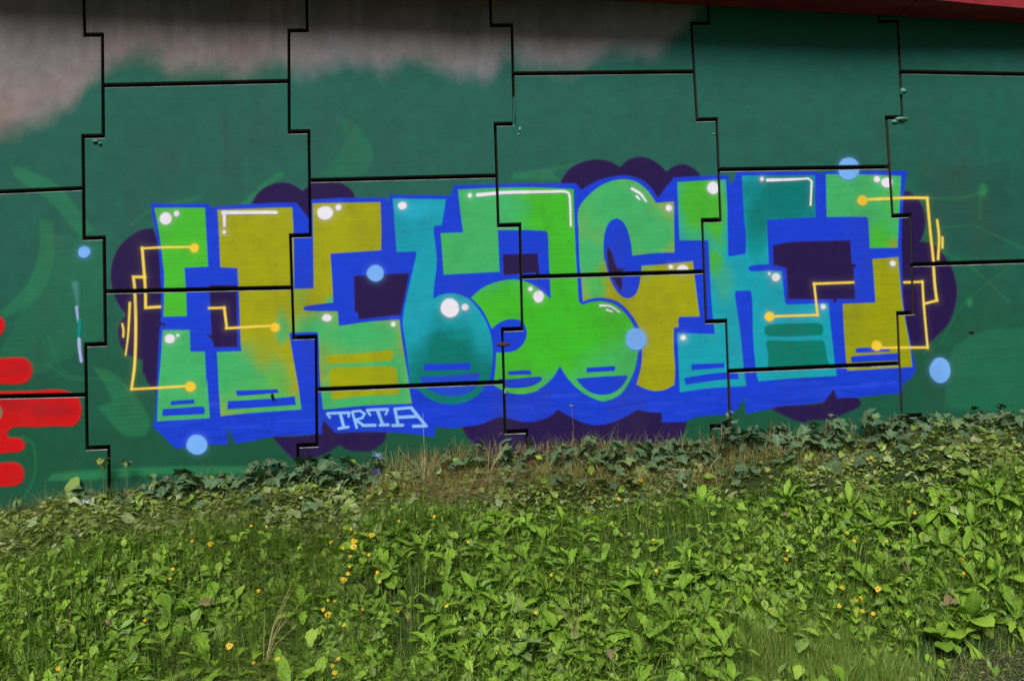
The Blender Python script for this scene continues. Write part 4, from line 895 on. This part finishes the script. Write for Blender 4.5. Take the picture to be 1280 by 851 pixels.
# mown straw lying on the shelf and hanging over the edge
n = 26000; P = pts(n, d0=0.0, d1=1.0, fn=lambda x, d: np.clip(1.4-d/(crest(x)+0.2), 0, 1)*(0.3+0.9*np.exp(-((x-3.1)/1.0)**2)+0.5*(gnoise(x, d, 0.4) > 0.5))); P[:, 2] += rng.uniform(0.005, 0.05, n)
blades('straw_litter', P, rng.uniform(0, 6.28, n), rng.uniform(0.07, 0.25, n), rng.uniform(1.25, 1.6, n), rng.uniform(0.0007, 0.0018, n), pal(n, STRAW), 0.12)
n = 9000; P = pts(n, d0=0.35, d1=1.45, fn=lambda x, d: 0.2+0.8*(gnoise(x, d, 0.3) > 0.5)); P[:, 2] += rng.uniform(0.03, 0.10, n)
blades('flattened_grass', P, rng.uniform(-0.6, 0.6, n)+math.pi*rng.integers(0, 2, n), rng.uniform(0.10, 0.30, n), rng.uniform(1.35, 1.7, n), rng.uniform(0.0012, 0.003, n), pal(n, [(0.26, 0.38, 0.08), (0.34, 0.42, 0.14), (0.16, 0.30, 0.04), (0.42, 0.42, 0.2)]), 0.15)
n = 8000; P = pts(n, x0=-0.2, x1=3.6, d0=0.6, d1=2.4, fn=lambda x, d: 0.06+np.exp(-((x-1.5)/0.5)**2)*0.9*(gnoise(x, d, 0.2) > 0.35)); P[:, 2] += rng.uniform(0.05, 0.13, n)
blades('hay_on_bank', P, rng.normal(-1.1, 0.7, n), rng.uniform(0.12, 0.32, n), rng.uniform(1.2, 1.75, n), rng.uniform(0.0007, 0.0016, n), pal(n, [(0.34, 0.42, 0.14), (0.46, 0.44, 0.2), (0.22, 0.34, 0.08)]), 0.15)
# dead upright stems and tufts against the wall foot
n = 7000; P = pts(n, x0=1.9, x1=5.6, d0=0.0, d1=0.42, fn=lambda x, d: np.exp(-((x-2.45)/0.33)**2)+0.9*np.exp(-((x-3.45)/0.5)**2)+0.5*np.exp(-((x-4.5)/0.4)**2)+0.14)
P[:, 2] += rng.uniform(0, 0.10, n)*(P[:, 1] > -0.15)
blades('dead_grass_tuft', P, rng.uniform(0, 6.28, n), rng.uniform(0.08, 0.24, n), rng.uniform(0.7, 1.9, n), rng.uniform(0.0008, 0.0019, n), pal(n, [(0.50, 0.36, 0.18), (0.42, 0.19, 0.12), (0.60, 0.50, 0.30), (0.30, 0.17, 0.09)]), 1.0)
n = 3200; P = pts(n, d0=0.0, d1=0.26)
blades('wall_foot_grass', P, rng.uniform(0, 6.28, n), rng.uniform(0.06, 0.24, n), rng.uniform(0.1, 1.2, n), rng.uniform(0.0006, 0.0014, n), pal(n, [(0.10, 0.13, 0.06), (0.18, 0.17, 0.09), (0.06, 0.09, 0.03), (0.22, 0.2, 0.13)]), 1.0)
# twigs and grit at the bottom right
n = 4200; P = pts(n, x0=4.5, x1=7.3, d0=1.3, d1=2.7, fn=lambda x, d: 0.05+0.95*(d > toe(x)-0.12)); P[:, 2] += 0.006
blades('dry_litter', P, rng.uniform(0, 6.28, n), rng.uniform(0.03, 0.14, n), rng.uniform(1.3, 1.6, n), rng.uniform(0.0008, 0.0022, n), pal(n, [(0.42, 0.29, 0.19), (0.28, 0.18, 0.12), (0.52, 0.40, 0.27), (0.30, 0.14, 0.09), (0.22, 0.30, 0.06)]), 0.1)
n = 5000; x = rng.uniform(4.5, 8.0, n); d = rng.uniform(1.4, 3.0, n); P = np.stack([x, -d, height(x, -d)+0.003], 1)
peb = (np.array([(0.5, 0, 0), (-0.4, 0.45, 0), (-0.4, -0.4, 0), (0, 0, 0.4), (0, 0, -0.3)]), np.array([(0, 1, 3), (1, 2, 3), (2, 0, 3), (1, 0, 4), (2, 1, 4), (0, 2, 4)]), np.zeros((5, 2)))
M_GRIT = NT('grit'); _a = M_GRIT.new('ShaderNodeAttribute', attribute_name='tint'); M_GRIT.ln(_a.outputs['Color'], M_GRIT.b.inputs['Base Color']); M_GRIT.b.inputs['Roughness'].default_value = 0.9
scatter('gravel', M_GRIT.m, [peb], P, rng.uniform(0, 6.28, n), rng.uniform(-0.5, 0.5, n), rng.uniform(-1, 1, n), rng.uniform(0.004, 0.018, n), pal(n, [(0.19, 0.14, 0.11), (0.10, 0.07, 0.06), (0.30, 0.25, 0.22)]))

# ------------------------------------------------------------------ individual plants
def add_leaf(parent, me, loc, az, el, roll, size, name='leaf'):
    o = bpy.data.objects.new(name, me); COL.objects.link(o); o.parent = parent
    L, Wd, N = rot_basis(np.array([az]), np.array([el]), np.array([roll])); L, Wd, N = L[0]*size, Wd[0]*size, N[0]*size
    o.matrix_basis = Matrix(((L[0], Wd[0], N[0], loc[0]), (L[1], Wd[1], N[1], loc[1]), (L[2], Wd[2], N[2], loc[2]), (0, 0, 0, 1))); return o
def rosette(p, kind, nleaf, size, label, cat, group, name, upright=0.5, meshes=None):
    t = tag(empty(name, p), label, cat, group); gn = gnormal(p.x, p.y); a0 = random.random()*6.28
    for i in range(nleaf):
        az = a0+i*2.4+random.uniform(-0.3, 0.3); tier = i/max(1, nleaf-1)
        el = random.uniform(0.0, 0.85)+upright*tier*0.8
        el -= 0.5*max(0, -(math.cos(az)*gn.x+math.sin(az)*gn.y)) if False else 0
        down = math.cos(az)*gn.x+math.sin(az)*gn.y       # leaves that reach down the slope hang, those up the slope stand
        el += -0.95*down
        s = size*random.uniform(0.7, 1.2)*(1-0.25*tier)
        add_leaf(t, random.choice(meshes or LM[kind]), (random.uniform(-.012, .012), random.uniform(-.012, .012), 0.01+0.03*tier), az, el, random.uniform(-0.4, 0.4), s)
    return t
def sprout(p, h, nleaf, size, label, group, name, meshes, mat=None, lean=None):
    "upright leafy shoot: leaves spaced up a stem"
    t = tag(empty(name, p), label, 'weed', group); lx = random.uniform(-0.05, 0.05); ly = random.uniform(-0.09, 0.0)
    V, Fc = tube_data([(0, 0, -0.01), (lx*0.4, ly*0.4, h*0.5), (lx, ly, h)], [0.003, 0.0025, 0.0015], 5); mesh_obj('stem', V, Fc, mat or M_STEM, t)
    for i in range(nleaf):
        f = (i+1)/nleaf; q = f*f; az = i*2.2+random.uniform(-.4, .4)
        add_leaf(t, random.choice(meshes), (lx*q, ly*q, h*f*0.97), az, random.uniform(-0.1, 0.7)+0.7*math.sin(az), random.uniform(-0.5, 0.5), size*random.uniform(0.65, 1.15)*(1.1-0.3*f))
    return t
placed = []
def free(x, y, r):
    for a, b, c in placed:
        if (a-x)**2+(b-y)**2 < (r+c)**2*0.25: return False
    return True
G1_, G2_, G3_ = 'broad leaved weeds covering the bank', 'long leaved rosettes on the bank', 'small round leaved weeds on the bank'
ZON = [(-0.2, 'below the red graffiti'), (0.75, 'below the first letter'), (1.65, 'below the olive letters'), (2.55, 'below the TRTA letters'), (3.35, 'below the drop letter'), (4.1, 'below the green letter'), (4.85, 'below the hooked letter'), (5.6, 'below the teal armed letter'), (6.3, 'below the last letter'), (99, 'below the far right wall')]
def zone(x): return next(t for a, t in ZON if x < a)
def where(x, d):
    c = crest(x); f = (d-c)/(toe(x)-c)
    return ('on the crest of the bank ' if f < 0.25 else 'high on the bank ' if f < 0.5 else 'low on the bank ' if f < 0.8 else 'at the foot of the bank ')+zone(x)
cnt = {'broad': 0, 'long': 0, 'round': 0}
tries = 0
while sum(cnt.values()) < 330 and tries < 9000:
    tries += 1
    x = rng.uniform(-1.3, 7.3); d = rng.uniform(0.42, 2.35)
    if d < crest(x)+0.03+0.16*rng.random() or d > toe(x)+0.2: continue
    if 3.95 < x < 4.85 and d > 1.72: continue
    if x > 4.8 and d > toe(x)-0.02: continue
    q = gnoise(x, d, 0.55); mid = math.exp(-((x-1.6)/0.45)**2)
    if rng.random() < mid*0.7: continue
    kind = 'round' if (q > 0.62 or (3.0 < x < 4.8 and rng.random() < 0.4)) else ('long' if q < 0.52 else 'broad')
    if cnt[kind] >= {'broad': 105, 'long': 150, 'round': 90}[kind]: continue
    r = {'broad': 0.17, 'long': 0.19, 'round': 0.12}[kind]
    if not free(x, -d, r): continue
    placed.append((x, -d, r)); cnt[kind] += 1
    p = Vector((x, -d, float(height(x, -d))+0.035)); big = 1.15 if x < 1.2 else 1.0
    if kind == 'broad': sz = random.uniform(0.10, 0.19)*big; rosette(p, random.choice(['broad', 'spoon', 'spoon']), random.randint(7, 10), sz, ('large' if sz > 0.165 else 'small' if sz < 0.13 else 'middling')+' broad leaved weed '+where(x, d), 'weed', G1_, 'broadleaf_weed')
    elif kind == 'long': sz = random.uniform(0.17, 0.26); rosette(p, 'long', random.randint(8, 11), sz, ('large' if sz > 0.23 else 'small' if sz < 0.20 else 'middling')+' rosette of narrow leaves '+where(x, d), 'weed', G2_, 'dandelion_plant', 0.7)
    else: sz = random.uniform(0.09, 0.15); sprout(p, sz, random.randint(9, 12), random.uniform(0.06, 0.095), ('tall' if sz > 0.13 else 'low' if sz < 0.11 else 'middling')+' round leaved weed '+where(x, d), G3_, 'clover_plant', LM['round'])

IVP = [leaf_mesh('leaf', ivy_shape(s+90), M_SILVER) for s in range(2)]+[leaf_mesh('leaf', leaf_grid(0.7, 6, 'heart', 0.6, 0.3, 0.2, s+800, 0.1), M_IVY) for s in range(4)]
# ivy along the foot of the wall
def ivy(x, d, n, spread, h, s0=0.075, label='dark green ivy clump trailing along the foot of the wall', group='ivy clumps along the foot of the wall', mesh=None):
    p = Vector((x, -d, float(height(x, -d)))); t = tag(empty('ivy_plant', p), label, 'ivy', group)
    for k in range(3):
        a = random.uniform(-0.9, 0.9)*spread; V, Fc = tube_data([(0, 0, 0.0), (a*0.5, -0.02, h*0.8), (a, -0.05-0.05*random.random(), h*0.3)], 0.0025, 4); mesh_obj('vine', V, Fc, M_REDST, t)
    for i in range(n):
        lx = random.gauss(0, spread*0.5); ly = random.uniform(-0.13, 0.02) if d > 0.05 else random.uniform(-0.14, -0.01)
        lz = max(0.01, h*random.random()*math.exp(-(lx/spread)**2)+0.015)
        add_leaf(t, random.choice(mesh or (LM['ivy'] if random.random() < 0.8 else IVP)), (lx, ly, lz+float(height(x+lx, -d+ly))-p.z), random.gauss(-1.57, 1.1), random.uniform(-1.3, 0.5), random.uniform(-0.8, 0.8), s0*random.uniform(0.45, 1.25))
def xat(px): return float(wall(px, 590)[0])
for px, n, sp, h in [(110, 7, 0.10, 0.08), (165, 9, 0.10, 0.1), (215, 14, 0.10, 0.12), (245, 18, 0.12, 0.15), (285, 18, 0.12, 0.14), (320, 20, 0.12, 0.18), (352, 22, 0.12, 0.22), (385, 22, 0.12, 0.22), (415, 22, 0.12, 0.2), (440, 18, 0.10, 0.18), (462, 12, 0.07, 0.16), (522, 6, 0.08, 0.12), (560, 6, 0.08, 0.2), (600, 7, 0.07, 0.2), (628, 8, 0.06, 0.24),
                     (660, 7, 0.10, 0.2), (705, 12, 0.09, 0.2), (735, 20, 0.12, 0.20), (770, 22, 0.12, 0.2), (810, 18, 0.12, 0.17), (835, 18, 0.10, 0.17), (870, 14, 0.10, 0.16), (905, 24, 0.08, 0.30), (935, 24, 0.12, 0.22), (970, 26, 0.12, 0.24), (1005, 24, 0.12, 0.22), (1040, 24, 0.12, 0.24),
                     (1080, 22, 0.12, 0.24), (1115, 18, 0.12, 0.2), (1150, 18, 0.12, 0.17), (1185, 18, 0.12, 0.15), (1220, 18, 0.12, 0.16), (1255, 16, 0.12, 0.15), (1290, 16, 0.12, 0.15), (-30, 8, 0.1, 0.1)]:
    ivy(xat(px), random.uniform(0.05, 0.12), int(n*1.5)+4, sp, h*1.0, 0.10, ('tall' if h > 0.21 else 'low' if h < 0.15 else 'dense')+' dark ivy clump at the wall foot '+zone(xat(px)))
for px, n in [(640, 8), (700, 10), (760, 10), (830, 10), (900, 12), (960, 12), (1030, 14), (1100, 12), (1160, 12), (1230, 12), (330, 8), (400, 8), (270, 6)]:
    ivy(xat(px)+0.05, random.uniform(0.24, 0.36), n, 0.18, 0.08, 0.11, 'low ivy sprawling out onto the mown shelf '+zone(xat(px)))

for k in range(34):
    px = random.uniform(180, 1290); x = xat(px); t = tag(empty('trailing_creeper', (x, -0.1, float(height(x, -0.1)))), 'thin reddish creeper trailing through the growth at the wall foot '+zone(x), 'creeper', 'creepers at the foot of the wall')
    L = random.uniform(0.25, 0.6); dr = random.choice((-1, 1)); P_ = []
    for i in range(7):
        f = i/6; cx = x+dr*L*f; cy = -0.08-random.uniform(0, 0.22)*f; P_.append((cx-x, cy+0.1, float(height(cx, cy))-t.location.z+0.02+0.13*math.sin(math.pi*f)*random.uniform(0.5, 1.2)))
    V, Fc = tube_data(P_, 0.0018, 4); mesh_obj('vine', V, Fc, M_REDST if k % 2 else M_STRAW, t)
    for i in range(1, 7): add_leaf(t, random.choice(IVP[2:]+LM['ivy']+LM['round']), P_[i], random.uniform(-3, 0), random.uniform(-1.0, 0.6), random.uniform(-.8, .8), random.uniform(0.035, 0.075))
# plants one can point to
def at(px, py, lift=0.03):
    p = ray_ground(px, py); p.z += lift; return p
LMs = [leaf_mesh('leaf', leaf_grid(0.5, 8, 'lance', 0.5, 0.15, 0.3, s+200, 0.15), M_SILVER) for s in range(4)]
LMp = [leaf_mesh('leaf', leaf_grid(0.45, 8, 'oval', 0.35, 0.15, 0.12, s+300, 0.2), M_PALE) for s in range(3)]
LMb = [leaf_mesh('leaf', leaf_grid(0.6, 6, 'oval', 0.5, 0.3, 0.3, s+400, 0.15), M_BROWNLEAF) for s in range(2)]
LMk = [leaf_mesh('leaf', leaf_grid(0.28, 8, 'lance', 0.3, 0.3, 0.1, s+500, 0.1), M_PINKLEAF) for s in range(2)]
rosette(at(655, 838, 0.06), 'broad', 7, 0.15, 'grey green silvery leaved plant at the bottom edge left of centre', 'weed', None, 'silver_leaved_plant', 0.3, LMs)
rosette(at(700, 846, 0.05), 'broad', 6, 0.11, 'smaller silvery plant beside the larger grey green one at the bottom edge', 'weed', None, 'silver_leaved_plant', 0.3, LMs)
rosette(at(1212, 785, 0.03), 'broad', 6, 0.22, 'tall bright green dock with upright oval leaves near the lower right corner', 'weed', None, 'dock_plant', 1.1)
rosette(at(985, 640, 0.03), 'long', 10, 0.20, 'large rosette of upright leaves on the crest right of centre', 'weed', None, 'dock_plant', 0.9)
rosette(at(880, 640, 0.03), 'long', 12, 0.22, 'pale green spreading rosette of toothed leaves on the crest in the middle of the bank', 'weed', None, 'dandelion_plant', 0.6)
rosette(at(560, 838, 0.03), 'spoon', 9, 0.15, 'bright leafy plant at the bottom edge, centre left of the picture', 'weed', None, 'broadleaf_weed', 0.8)
rosette(at(905, 825, 0.03), 'spoon', 8, 0.15, 'upright bright green leafy plant just left of the fine grass patch', 'weed', None, 'broadleaf_weed', 1.0)
rosette(at(1085, 815, 0.02), 'spoon', 9, 0.13, 'bright leafy plant at the bottom edge, right of the fine grass patch', 'weed', None, 'broadleaf_weed', 0.9)
def lone(name, px, py, mesh, az, el, roll, size, label, lift=0.10):
    p = at(px, py, lift); t = tag(empty(name, p), label, 'leaf'); add_leaf(t, mesh, (0, 0, 0), az, el, roll, size, 'blade')
lone('fallen_leaf', 634, 772, LMp[0], -0.8, -0.75, 0.9, 0.20, 'long pale green leaf hanging down the bank, lower centre', 0.14)
lone('fallen_leaf', 655, 795, LMp[2], 2.3, 0.9, 0.3, 0.10, 'pale upright leaf tip at the lower centre of the bank', 0.08)
lone('withered_leaf', 1180, 778, LMb[0], 0.1, 0.5, 0.8, 0.13, 'brown spotted withered leaf beside the tall dock, lower right', 0.10)
lone('withered_leaf', 250, 785, LMb[1], 0.4, 0.3, 0.9, 0.09, 'yellowing pink heart shaped leaf in the green weeds, lower left', 0.13)
lone('withered_leaf', 765, 845, LMb[0], 1.3, 1.0, 0.3, 0.08, 'small orange tipped leaf standing at the bottom edge, centre', 0.08)
lone('reddish_leaf', 588, 658, LMk[0], 0.0, -0.3, 0.2, 0.15, 'reddish pink leaf lying on the crest below the mural, centre', 0.08)
lone('cut_leaf', 85, 628, LMp[1], 1.4, 1.1, 0.2, 0.20, 'upright mottled leaf against the wall foot on the left', 0.02)
lone('cut_leaf', 180, 745, LMp[2], 0.4, 0.1, 0.4, 0.20, 'long pale leaf lying on the bank, left', 0.13)
lone('cut_leaf', 205, 665, LMs[0], 0.2, 0.05, 0.2, 0.26, 'big pale grey green cut leaf lying flat at the left of the shelf', 0.06)
# palmate seedlings seen against the wall
def seedling(px, py, h, label, mesh, s):
    x, zz = wall(px, py); x = float(x); zz = float(zz); g = float(height(x, -0.08)); p = Vector((x, -0.08, g)); t = tag(empty('wall_seedling', p), label, 'weed')
    V, Fc = tube_data([(0, 0, 0), (0.01, -0.01, (zz-g)*0.6), (0, -0.02, zz-g)], 0.0016, 5); mesh_obj('stem', V, Fc, M_REDST, t)
    for i in range(6): add_leaf(t, random.choice(mesh), (0, -0.02, zz-g), -math.pi/2+(i-2.5)*1.0+random.uniform(-.4, .4), random.uniform(-0.9, 1.0), random.uniform(-.5, .5), s*random.uniform(0.7, 1.1))
LMi2 = [leaf_mesh('leaf', leaf_grid(0.45, 5, 'oval', 0.8, 0.2, 0.2, s+600, 0.15), M_SILVER) for s in range(3)]
LMi3 = [leaf_mesh('leaf', leaf_grid(0.45, 5, 'oval', 0.9, 0.2, 0.2, s+620, 0.15), M_PALE) for s in range(3)]
seedling(133, 572, 0, 'pale drooping palmate seedling against the wall joint on the left', LMi3, 0.09)
seedling(162, 576, 0, 'small grey leaved seedling just right of the pale drooping one', LMi2, 0.07)
seedling(198, 598, 0, 'blue grey seedling standing against the wall left of the ivy', LMi2, 0.09)
seedling(30, 622, 0, 'grey leaved seedling by the wall foot at the far left', LMi2, 0.09)
seedling(905, 515, 0, 'reddish seedling standing in front of the wall joint right of centre', LMi2, 0.055)
seedling(712, 505, 0, 'thin dry branching weed against the purple paint in the middle', LMi3, 0.03)
# dry stalks
def stalks(px, py, n, h, label, mat, name='dry_stalks', spread=0.5, lean=(0, 0), cat='stalks', lift=0.0, buds=0):
    p = at(px, py, lift); t = tag(empty(name, p), label, cat)
    for i in range(n):
        a = random.uniform(-spread, spread)+lean[0]; b = random.uniform(-0.25, 0.25)+lean[1]; hh = h*random.uniform(0.6, 1.1)
        P = [(0, 0, 0), (a*hh*0.35, b*hh*0.35, hh*0.5), (a*hh, b*hh, hh*math.sqrt(max(0.1, 1-a*a*0.5)))]
        V, Fc = tube_data(P, [0.0015, 0.0012, 0.0008], 5); s = mesh_obj('stalk', V, Fc, mat, t)
        for k in range(buds):
            q = Vector(P[2])*(1-0.15*k); V, Fc = tube_data([q, q+Vector((0.01*(k-1), 0, 0.012)), q+Vector((0.012*(k-1), 0, 0.02))], [0.002, 0.005, 0.002], 5); mesh_obj('bud', V, Fc, M_REDST, s)
stalks(530, 607, 14, 0.28, 'fan of dry straw stalks at the wall foot below the TRTA letters', M_STRAW, spread=0.85)
stalks(532, 607, 1, 0.52, 'single tall dry grass stem against the wall, right of the TRTA letters', M_STRAW, 'grass_stem', spread=0.01)
stalks(610, 600, 5, 0.30, 'leaning broken straw stalks at the wall foot near the third joint', M_STRAW, spread=0.3, lean=(0.35, 0))
stalks(665, 590, 12, 0.20, 'reddish dry stalks bunched at the wall foot under the middle of the mural', M_REDST, spread=0.9)
stalks(75, 835, 2, 0.24, 'thin dry weed with brown buds at the lower left', M_REDST, spread=0.3, buds=3, lift=0.05)
stalks(722, 815, 10, 0.34, 'bundle of pale dry stalks on the lower bank, centre', M_STRAW, spread=0.4, lean=(-0.2, -0.4), lift=0.04)
stalks(1120, 740, 7, 0.36, 'thin green stems arching up from the bank, right', M_STEM, spread=0.7, lean=(-0.3, -0.1), lift=0.05)
stalks(1140, 735, 5, 0.34, 'thin pale stems leaning left on the right hand bank', M_STRAW, spread=0.5, lean=(-0.5, -0.1), lift=0.05)
stalks(330, 850, 7, 0.40, 'long hay stems leaning up the bank, left of centre', M_STRAW, spread=0.5, lean=(0.3, 0.1), lift=0.05)
stalks(450, 830, 6, 0.36, 'long green stems arching over the flowers, left of centre', M_STEM, spread=0.9, lift=0.05)
stalks(515, 800, 5, 0.26, 'brown dead stalks in the middle of the lower bank', M_REDST, spread=0.4, lean=(-0.3, 0), lift=0.06)
# pinkish dead stems lying on the crest
t = tag(empty('dead_stem_pile', at(585, 628, 0.03)), 'tangle of reddish dead stems lying on the crest below the mural, centre', 'stems')
for i in range(80):
    a = random.uniform(-0.5, 0.5)+(math.pi if random.random() < .5 else 0); L = random.uniform(0.08, 0.26); x0 = random.gauss(0, 0.22); y0 = random.gauss(-0.02, 0.12)
    pz = lambda x, y: float(height(t.location.x+x, t.location.y+y))-t.location.z+0.075+0.03*random.random()
    Pt = [(x0+math.cos(a)*L*f, y0+math.sin(a)*L*f*0.8, 0) for f in (0, 0.5, 1)]; Pt = [(a_, b_, pz(a_, b_)) for a_, b_, _ in Pt]
    V, Fc = tube_data(Pt, 0.0016, 4); mesh_obj('stem', V, Fc, M_REDST, t)

# flowers
FL = [(263.7, 679.4), (240, 676), (216, 711), (213, 723), (181, 775), (287, 807), (317, 828), (347, 823), (349, 843), (73, 835), (314, 657), (333, 658), (323, 738), (438.5, 661), (444, 666), (465, 668.5), (442, 676), (442, 683), (414, 677), (429, 685), (455, 691), (461, 693),
      (438, 695), (437, 708), (435, 717), (430.5, 725), (427, 723), (472, 715), (474.5, 727), (410, 750), (418.5, 751), (404, 761.5), (410, 768), (453, 761), (430, 781), (498.7, 651), (542.7, 645), (585, 677), (497.5, 764), (558, 757), (423, 823), (415, 832), (418.5, 840.5), (670, 765),
      (689, 718.5), (757, 604), (778, 607), (801, 600), (773.6, 623.6), (743, 625.5), (734, 640), (764, 652.6), (817, 674.6), (820.7, 713), (984, 688), (983, 698.5), (1014, 591.5), (1065.5, 575), (1084.7, 573.7), (1089, 571.6), (1045.7, 582), (1173.6, 609.6), (1136, 626.7), (1197, 628), (1143.5, 641),
      (1059, 666), (1067.6, 675.6), (1108, 676), (1202.7, 698.5), (1205, 716), (1052.5, 734.4), (1097.3, 735.8), (1070, 750), (1076.5, 747), (1049, 757), (1070, 764), (1078, 763), (1091.5, 766.6), (1126, 764)]
BIGF = {(465, 668.5), (442, 676), (442, 683), (430.5, 725), (410, 768), (801, 600), (1097.3, 735.8), (287, 807), (263.7, 679.4)}
def bloom(n=9, seed=0):
    r = random.Random(seed); V = [(0, 0, 0.1)]; Fc = []
    for i in range(n):
        a = 2*math.pi*i/n+r.uniform(-.1, .1); w = 0.3; L = r.uniform(0.85, 1.1); up = r.uniform(-0.1, 0.35); b = len(V)
        V += [(math.cos(a-w)*0.5, math.sin(a-w)*0.5, 0.12), (math.cos(a-w*.6)*L, math.sin(a-w*.6)*L, up), (math.cos(a+w*.6)*L, math.sin(a+w*.6)*L, up-0.05), (math.cos(a+w)*0.5, math.sin(a+w)*0.5, 0.12)]
        Fc += [(0, b, b+3), (b, b+1, b+2, b+3)]
    me = bpy.data.meshes.new('bloom'); me.from_pydata(V, [], Fc); me.materials.append(M_YELLOW); return me
BL = [bloom(9+s % 3, s) for s in range(5)]
V, Fc = tube_data([(0, 0, 0.05), (0, 0, 0.22), (0, 0, 0.27)], [0.38, 0.34, 0.12], 8); CEN = bpy.data.meshes.new('flower_centre'); CEN.from_pydata([tuple(v) for v in V], [], Fc); CEN.materials.append(M_ORANGE)
def flower_label(x, y):
    if 400 < x < 480 and 640 < y < 790: return 'small yellow flower in the thick cluster', 'yellow flowers of the left cluster'
    if x > 1040 and y > 725: return 'small yellow flower near the fine grass', 'yellow flowers low on the right bank'
    if y < 660 and 690 < x < 850: return 'small yellow flower on the middle crest', 'yellow flowers on the middle crest'
    if x > 900 and y < 660: return 'small yellow flower near the ivy', 'yellow flowers on the right crest'
    if x < 380: return 'small yellow flower among the weeds at the left', 'yellow flowers at the left'
    if y > 800: return 'small yellow flower at the bottom edge', 'yellow flowers at the bottom edge'
    return 'lone small yellow flower on the bank', 'scattered yellow flowers'
for i, (px, py) in enumerate(FL):
    h = random.uniform(0.12, 0.19) if py > 640 else random.uniform(0.04, 0.08)
    hit = None
    d = fw*F_PX+(px-640)*RX+(425.5-py)*UX; d = d/abs(d[1])
    tt = np.linspace(3.5, 7.3, 1200); pp = CAM+d[None]*tt[:, None]; g = pp[:, 2]-height(pp[:, 0], pp[:, 1])-h; j = int(np.argmax(g < 0))
    head = Vector(pp[j]); base = Vector((head.x+random.uniform(-.02, .02), min(-0.03, head.y+random.uniform(0, 0.03)), 0)); base.z = float(height(base.x, base.y))
    lab, grp = flower_label(px, py); lab += ', '+zone(head.x); t = tag(empty('yellow_flower', base), lab, 'flower', grp); hl = head-base
    V, Fc = tube_data([(0, 0, 0), hl*0.5+Vector((0.006, 0.004, 0)), hl], 0.0012, 4); mesh_obj('stem', V, Fc, M_STEM, t)
    s = (0.019 if (px, py) in BIGF else random.uniform(0.009, 0.0135)); nrm = Vector((random.uniform(-.5, .5), -0.9, random.uniform(0.4, 1.1))).normalized(); q = nrm.to_track_quat('Z', 'Y')
    for me, nm in ((BL[i % 5], 'bloom'), (CEN, 'flower_centre')):
        o = bpy.data.objects.new(nm, me); COL.objects.link(o); o.parent = t; o.location = hl; o.rotation_mode = 'QUATERNION'; o.rotation_quaternion = q; o.scale = (s, s, s)
def clover(px, py, label):
    p = at(px, py+12, 0.0); t = tag(empty('clover_flower', p), label, 'flower'); V, Fc = tube_data([(0, 0, 0), (0.0, -0.01, 0.13)], 0.0015, 5); mesh_obj('stem', V, Fc, M_STEM, t)
    bm = bmesh.new(); bmesh.ops.create_icosphere(bm, subdivisions=2, radius=0.013)
    for v_ in bm.verts: v_.co = v_.co*random.uniform(0.8, 1.2)+Vector((0, -0.01, 0.135))
    me = bpy.data.meshes.new('flower_head'); bm.to_mesh(me); bm.free(); me.materials.append(M_CLOVER); link(bpy.data.objects.new('flower_head', me), t)
clover(982, 657, 'round pinkish clover flower head among the weeds, right of centre')
clover(137, 797, 'faded brownish clover flower head among the weeds, lower left')
# litter
def scrap(name, px, py, w, h, col, label, cat, lift=0.05, dist=None, seed=0):
    m = mat_plain(name+'_plastic', col, 0.35, 0.2); p = at(px, py, lift); t = random.Random(seed); V = []; Fc = []
    for i in range(6):
        for j in range(5): V.append((w*(i/5-0.5)*(1+t.uniform(-.2, .2)), t.uniform(-0.018, 0.018), h*(j/4-0.5)+t.uniform(-.006, .006)))
    for i in range(5):
        for j in range(4): Fc.append((i*5+j, i*5+j+1, i*5+6+j, i*5+5+j))
    o = mesh_obj(name, V, Fc, m); o.location = p; o.rotation_euler = (-0.6, 0.1, t.uniform(-0.3, 0.3)); tag(o, label, cat)
    md = o.modifiers.new('thickness', 'SOLIDIFY'); md.thickness = 0.001
scrap('plastic_scrap', 471, 600, 0.07, 0.05, (0.09, 0.10, 0.28), 'crumpled blue violet plastic scrap in the ivy at the wall foot', 'litter', 0.06, seed=1)
scrap('plastic_scrap', 473, 590, 0.09, 0.05, (0.12, 0.24, 0.34), 'crumpled pale blue plastic scrap above the violet one in the ivy', 'litter', 0.13, seed=4)
scrap('paper_scrap', 108, 636, 0.05, 0.022, (0.8, 0.8, 0.85), 'tiny white scrap lying at the wall foot, left', 'litter', 0.05, seed=2)
